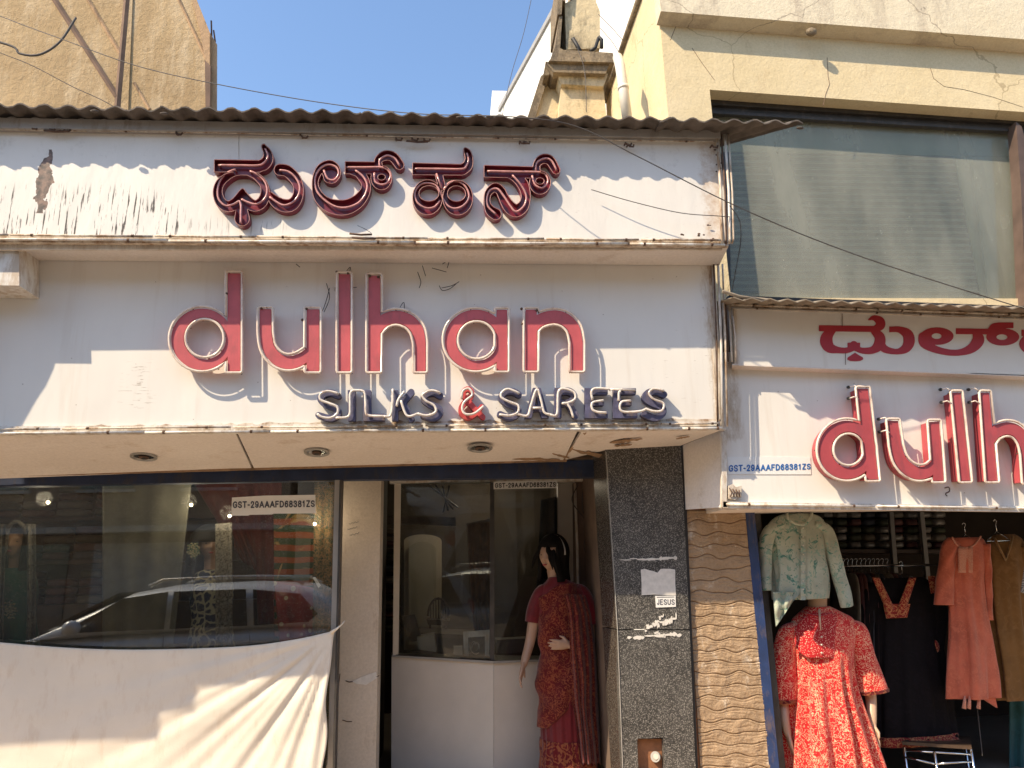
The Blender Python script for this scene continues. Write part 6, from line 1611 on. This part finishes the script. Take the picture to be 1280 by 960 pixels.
# brown building at the left
bb = thing('brown_building', P(100, 150, 9.2), 'tall brown cement rendered blank wall building behind the roof at the left', 'building')
BD = 9.0
MB().slab([(-700, -500), (225, -60), (246, 0), (255, 25), (262, 40), (262, 320), (-700, 320)], BD, 5, (-.45, 1, 0)).build('wall', 'brownbld', bb)
MB().slab([(262.2, 40), (268, 50), (271.5, 56), (271, 320), (262.2, 320)], BD+.03, 5, (-.45, 1, 0)).build('corner_pier', 'brownaged', bb)
MB().slab([(240, 0), (246, 0), (262, 40), (262, 84), (256, 74), (250, 40)], BD-.03, .03).build('stained_edge', 'brownaged', bb)
MB().slab([(256, 75), (263, 82), (262, 140), (257, 140)], BD-.04, .04).build('stained_edge', 'stainridge', bb)
for (a, b_, r_) in (((66, -4), (147, 122), .040), ((107, -6), (151, 68), .028), ((160, -10), (147, 140), .045), ((222, -4), (258, 74), .022), ((168, 104), (187, 137), .022), ((-40, -60), (66, -4), .04)):
    MB().tube([P(*a, BD+.0), P(*b_, BD+.0)], r_, 6).build('plaster_ridge', 'stainridge' if r_ > .035 else 'brownaged', bb)
MB().slab([(152, -10), (166, -10), (160, 140), (149, 140)], BD-.02, .03).build('plaster_strip', 'brownbld', bb)
for pts in ([(264, 26), (264.5, 45)], [(267, 38), (269, 52)], [(270, 85), (271, 84)]):
    MB().tube([P(x, y, BD+.3) for x, y in pts], .012, 5).build('rebar', 'clip', bb)

# ================================================================== overhead cables
def cable(name, pts, d, r, lbl, par=None):
    q = cr([(x, y, dd) for (x, y), dd in zip(pts, d)], 8)
    return MB().tube([P(x, y, dd) for x, y, dd in q], r, 6).build(name, 'wire', par, True, lbl, 'cable')
cable('cable', [(-200, -60), (0, 20), (75, 48), (170, 82), (270, 105), (400, 128), (520, 142), (640, 146), (720, 158), (800, 197), (930, 262), (1080, 322), (1300, 392)], [6, 5.5, 5.2, 5, 4.8, 4.6, 4.2, 3.7, 3.7, 3.7, 3.75, 3.9, 4.05], .0032, 'long thin cable sagging from the brown building across both signs to the right')
cable('cable', [(-160, 20), (0, 53), (25, 67), (50, 68), (75, 52), (95, 22)], [6.5]*6, .011, 'thick black cable looping in front of the brown building wall')
cable('cable', [(-100, 28), (0, 66), (40, 82), (90, 108), (140, 132), (190, 170)], [6.3]*6, .0035, 'thin straight cable low across the brown building wall')
cable('cable', [(739, 237), (790, 252), (850, 266), (898, 270), (912, 271)], [3.955, 3.93, 3.92, 3.94, 3.96], .0024, 'short thin cable sagging across the right end of the upper sign box')
cable('cable', [(912, 257), (924, 275), (926, 300), (921, 330), (914, 368), (909, 380)], [3.9, 3.95, 4.05, 4.2, 4.28, 4.3], .0028, 'thin cable dropping from the upper sign corner to the corner shop sign')
cable('cable', [(668, -20), (655, 40), (640, 90), (628, 143)], [8, 8, 8, 8], .004, 'thin faint cable hanging down the sky beside the white building')

# ================================================================== left neighbour and the street behind the camera
ln = thing('unseen_shadow_caster', (-4, 3.93, 2.62), 'unseen stepped board shaped to cast the stair shadow on sign and sheet', 'sign')
prof = [(-3.78, 5.3), (-3.785, 4.75), (-3.80, 4.60), (-3.83, 4.50), (-3.87, 4.42), (-3.92, 4.30), (-3.96, 4.14), (-4.24, 4.13), (-4.258, 3.995), (-4.444, 3.98), (-4.456, 3.846), (-6.6, 3.83), (-6.6, 5.3)]  # outline of an added out-of-view board, fitted to the stepped shadow it casts
MB().prism([Vector((x+1.024, 3.93, z-1.213)) for x, z in prof], (0, .04, 0)).build('board', 'opp2', ln)
MB().box((-5.4, 3.97, 3.6), (-5.2, 5.0, 3.7)).build('bracket', 'winframe', ln)
ls = MB().box((-9.5, 4.95, .12), (-4.42, 8, 4.2)).build('neighbour_building', 'opp1', label='plain ochre neighbouring shop wall beside the display window out of the picture', cat='building')
cable('cable', [(-900, -700), (-330, -330), (-90, -60)], [2.2, 2.0, 1.9], .012, 'heavy overhead street cable high above the pavement')

def opp(x0, x1, h, mat, lbl, y0=-18, y1=-10):
    e = thing('opposite_building', ((x0+x1)/2, (y0+y1)/2, 0), lbl, 'building')
    MB().box((x0, y0, 0), (x1, y1, h)).build('wall', mat, e)
    for fl in range(1, int(h//3)):
        k = int((x1-x0)//2.6)
        for i in range(k):
            xa = x0+.8+i*2.6
            MB().box((xa, y1, fl*3+.9), (xa+1.3, y1+.03, fl*3+2.3)).build('window', 'darkglass', e)
            MB().box((xa-.08, y1, fl*3+.8), (xa+1.38, y1+.1, fl*3+.88)).build('sill', 'concrete', e)
    for i in range(int((x1-x0)//3.5)):
        xa = x0+.4+i*3.5
        MB().box((xa, y1, .2), (xa+2.9, y1+.04, 2.5)).build('shutter', ('darkglass', 'fasciabeam', 'winwood')[i % 3], e)
    MB().box((x0, y1, 2.75), (x1, y1+.7, 2.9)).build('canopy', 'concrete', e)
    return e
opp(-26, -13.2, 7.5, 'opp1', 'ochre three storey building across the street with dark windows')
opp(-13, -4.3, 9.5, 'opp3', 'brown building across the street with shuttered shops')
opp(-4.1, 6, 8.5, 'opp2', 'cream building across the street with a row of dark windows')
opp(6.2, 17, 7.5, 'opp1', 'ochre low building across the street at the far end')

# ---------- parked car mirrored in the display glass
def car():
    cx, cy = 0.0, 0.62          # rear at x=-1.25
    XRr, XFr = -1.22, -5.55
    e = thing('parked_car', ((XRr+XFr)/2, cy, 0), 'silver grey hatchback parked at the kerb, mirrored in the display window', 'car')
    W_ = .86
    def sec(X, zb, zt, hw, tuck=.0, n=20):
        r = []
        for k in range(n):
            a = 2*pi*k/n; ca, sn = cos(a), sin(a)
            yy_ = math.copysign(abs(ca)**.35, ca)*hw; z = (zb+zt)/2+math.copysign(abs(sn)**.45, sn)*(zt-zb)/2
            r.append(Vector((X, cy+yy_*(1-tuck*max(0, sn)), z)))
        return r
    st_ = [(XFr, .45, .62, .62), (XFr+.08, .32, .78, .76), (XFr+.4, .26, .92, .84), (XFr+1.05, .24, 1.0, W_), (XFr+1.6, .24, 1.03, W_), (XFr+2.6, .24, 1.05, W_), (XRr-.7, .24, 1.07, W_), (XRr-.2, .28, 1.06, .84), (XRr-.04, .34, .98, .78), (XRr, .45, .8, .7)]
    body_ = MB().rings([sec(*s_) for s_ in st_]).build('body', 'carpaint', e, 50)
    gh = [(XFr+1.02, .98, 1.0, .70), (XFr+1.45, .98, 1.22, .70), (XFr+1.95, .98, 1.46, .66), (XFr+2.4, .98, 1.53, .645), (XFr+3.2, .98, 1.545, .64), (XRr-.45, .98, 1.50, .63), (XRr-.18, .98, 1.36, .64), (XRr-.06, .98, 1.1, .68)]
    MB().rings([[Vector((X, cy+math.copysign(abs(cos(a))**.4, cos(a))*hw*(1.16 if sin(a) < 0 else 1.12-.14*abs(sin(a))), (zb+zt)/2+math.copysign(abs(sin(a))**.5, sin(a))*(zt-zb)/2)) for a in [2*pi*k/24 for k in range(24)]] for X, zb, zt, hw in gh]).build('roof', 'carpaint', body_, 50)
    for s_ in (1, -1):
        yy_ = cy+s_*.755
        def win(pts, nm): MB().prism([Vector((x, yy_+s_*(.045-(z-1.0)*.10), z)) for x, z in pts], (0, s_*.012, 0)).build(nm, 'darkglass', e)
        win([(XFr+1.35, 1.06), (XFr+1.95, 1.40), (XFr+2.42, 1.46), (XFr+2.42, 1.07)], 'side_window')
        win([(XFr+2.48, 1.07), (XFr+2.48, 1.46), (XFr+3.25, 1.465), (XFr+3.3, 1.08)], 'side_window')
        win([(XFr+3.37, 1.08), (XFr+3.33, 1.46), (XFr+3.85, 1.40), (XFr+4.05, 1.18), (XFr+3.95, 1.10)], 'side_window')
        MB().tube([Vector((x, cy+s_*.60, z)) for x, z in ((XFr+2.15, 1.52), (XFr+2.3, 1.585), (XFr+3.0, 1.60), (XFr+3.7, 1.58), (XFr+3.85, 1.50))], .018, 8).build('roof_rail', 'alu', e, True)
        MB().sphere((XFr+1.55, cy+s_*1.0, 1.12), (.09, .10, .08), 12, 8).build('wing_mirror', 'carpaint', e, True)
        for X in (XFr+.85, XRr-.75):
            wy = cy+s_*.78
            wh = MB().rings([[Vector((X+r_*cos(a), wy+o_*s_, .32+r_*sin(a))) for a in [2*pi*k/28 for k in range(28)]] for r_, o_ in ((.30, -.09), (.325, -.07), (.325, .07), (.30, .09), (.2, .092))]).build('wheel', 'rubber', e, 40)
            MB().rings([[Vector((X+r_*cos(a), wy+o_*s_, .32+r_*sin(a))) for a in [2*pi*k/28 for k in range(28)]] for r_, o_ in ((.21, .085), (.2, .10), (.06, .085), (.03, .1))]).build('rim', 'alu', wh, 40)
        MB().sphere((XFr+.14, cy+s_*.58, .74), (.16, .16, .07), 12, 8).build('headlight', 'carlamp', e, True)
        MB().sphere((XRr-.07, cy+s_*.64, .92), (.08, .13, .13), 12, 8).build('tail_light', 'carred', e, True)
        for zx in (XFr+2.45, XFr+3.35): MB().tube([(zx, cy+s_*.865, .35), (zx, cy+s_*.872, 1.0)], .004, 4).build('door_gap', 'black', e)
    MB().prism([Vector((XFr+1.12, cy-.62, 1.08)), Vector((XFr+1.12, cy+.62, 1.08)), Vector((XFr+1.83, cy+.55, 1.44)), Vector((XFr+1.83, cy-.55, 1.44))], (-.012, 0, .02)).build('windscreen', 'darkglass', e)
    return e
car()
bpy.context.view_layer.update()
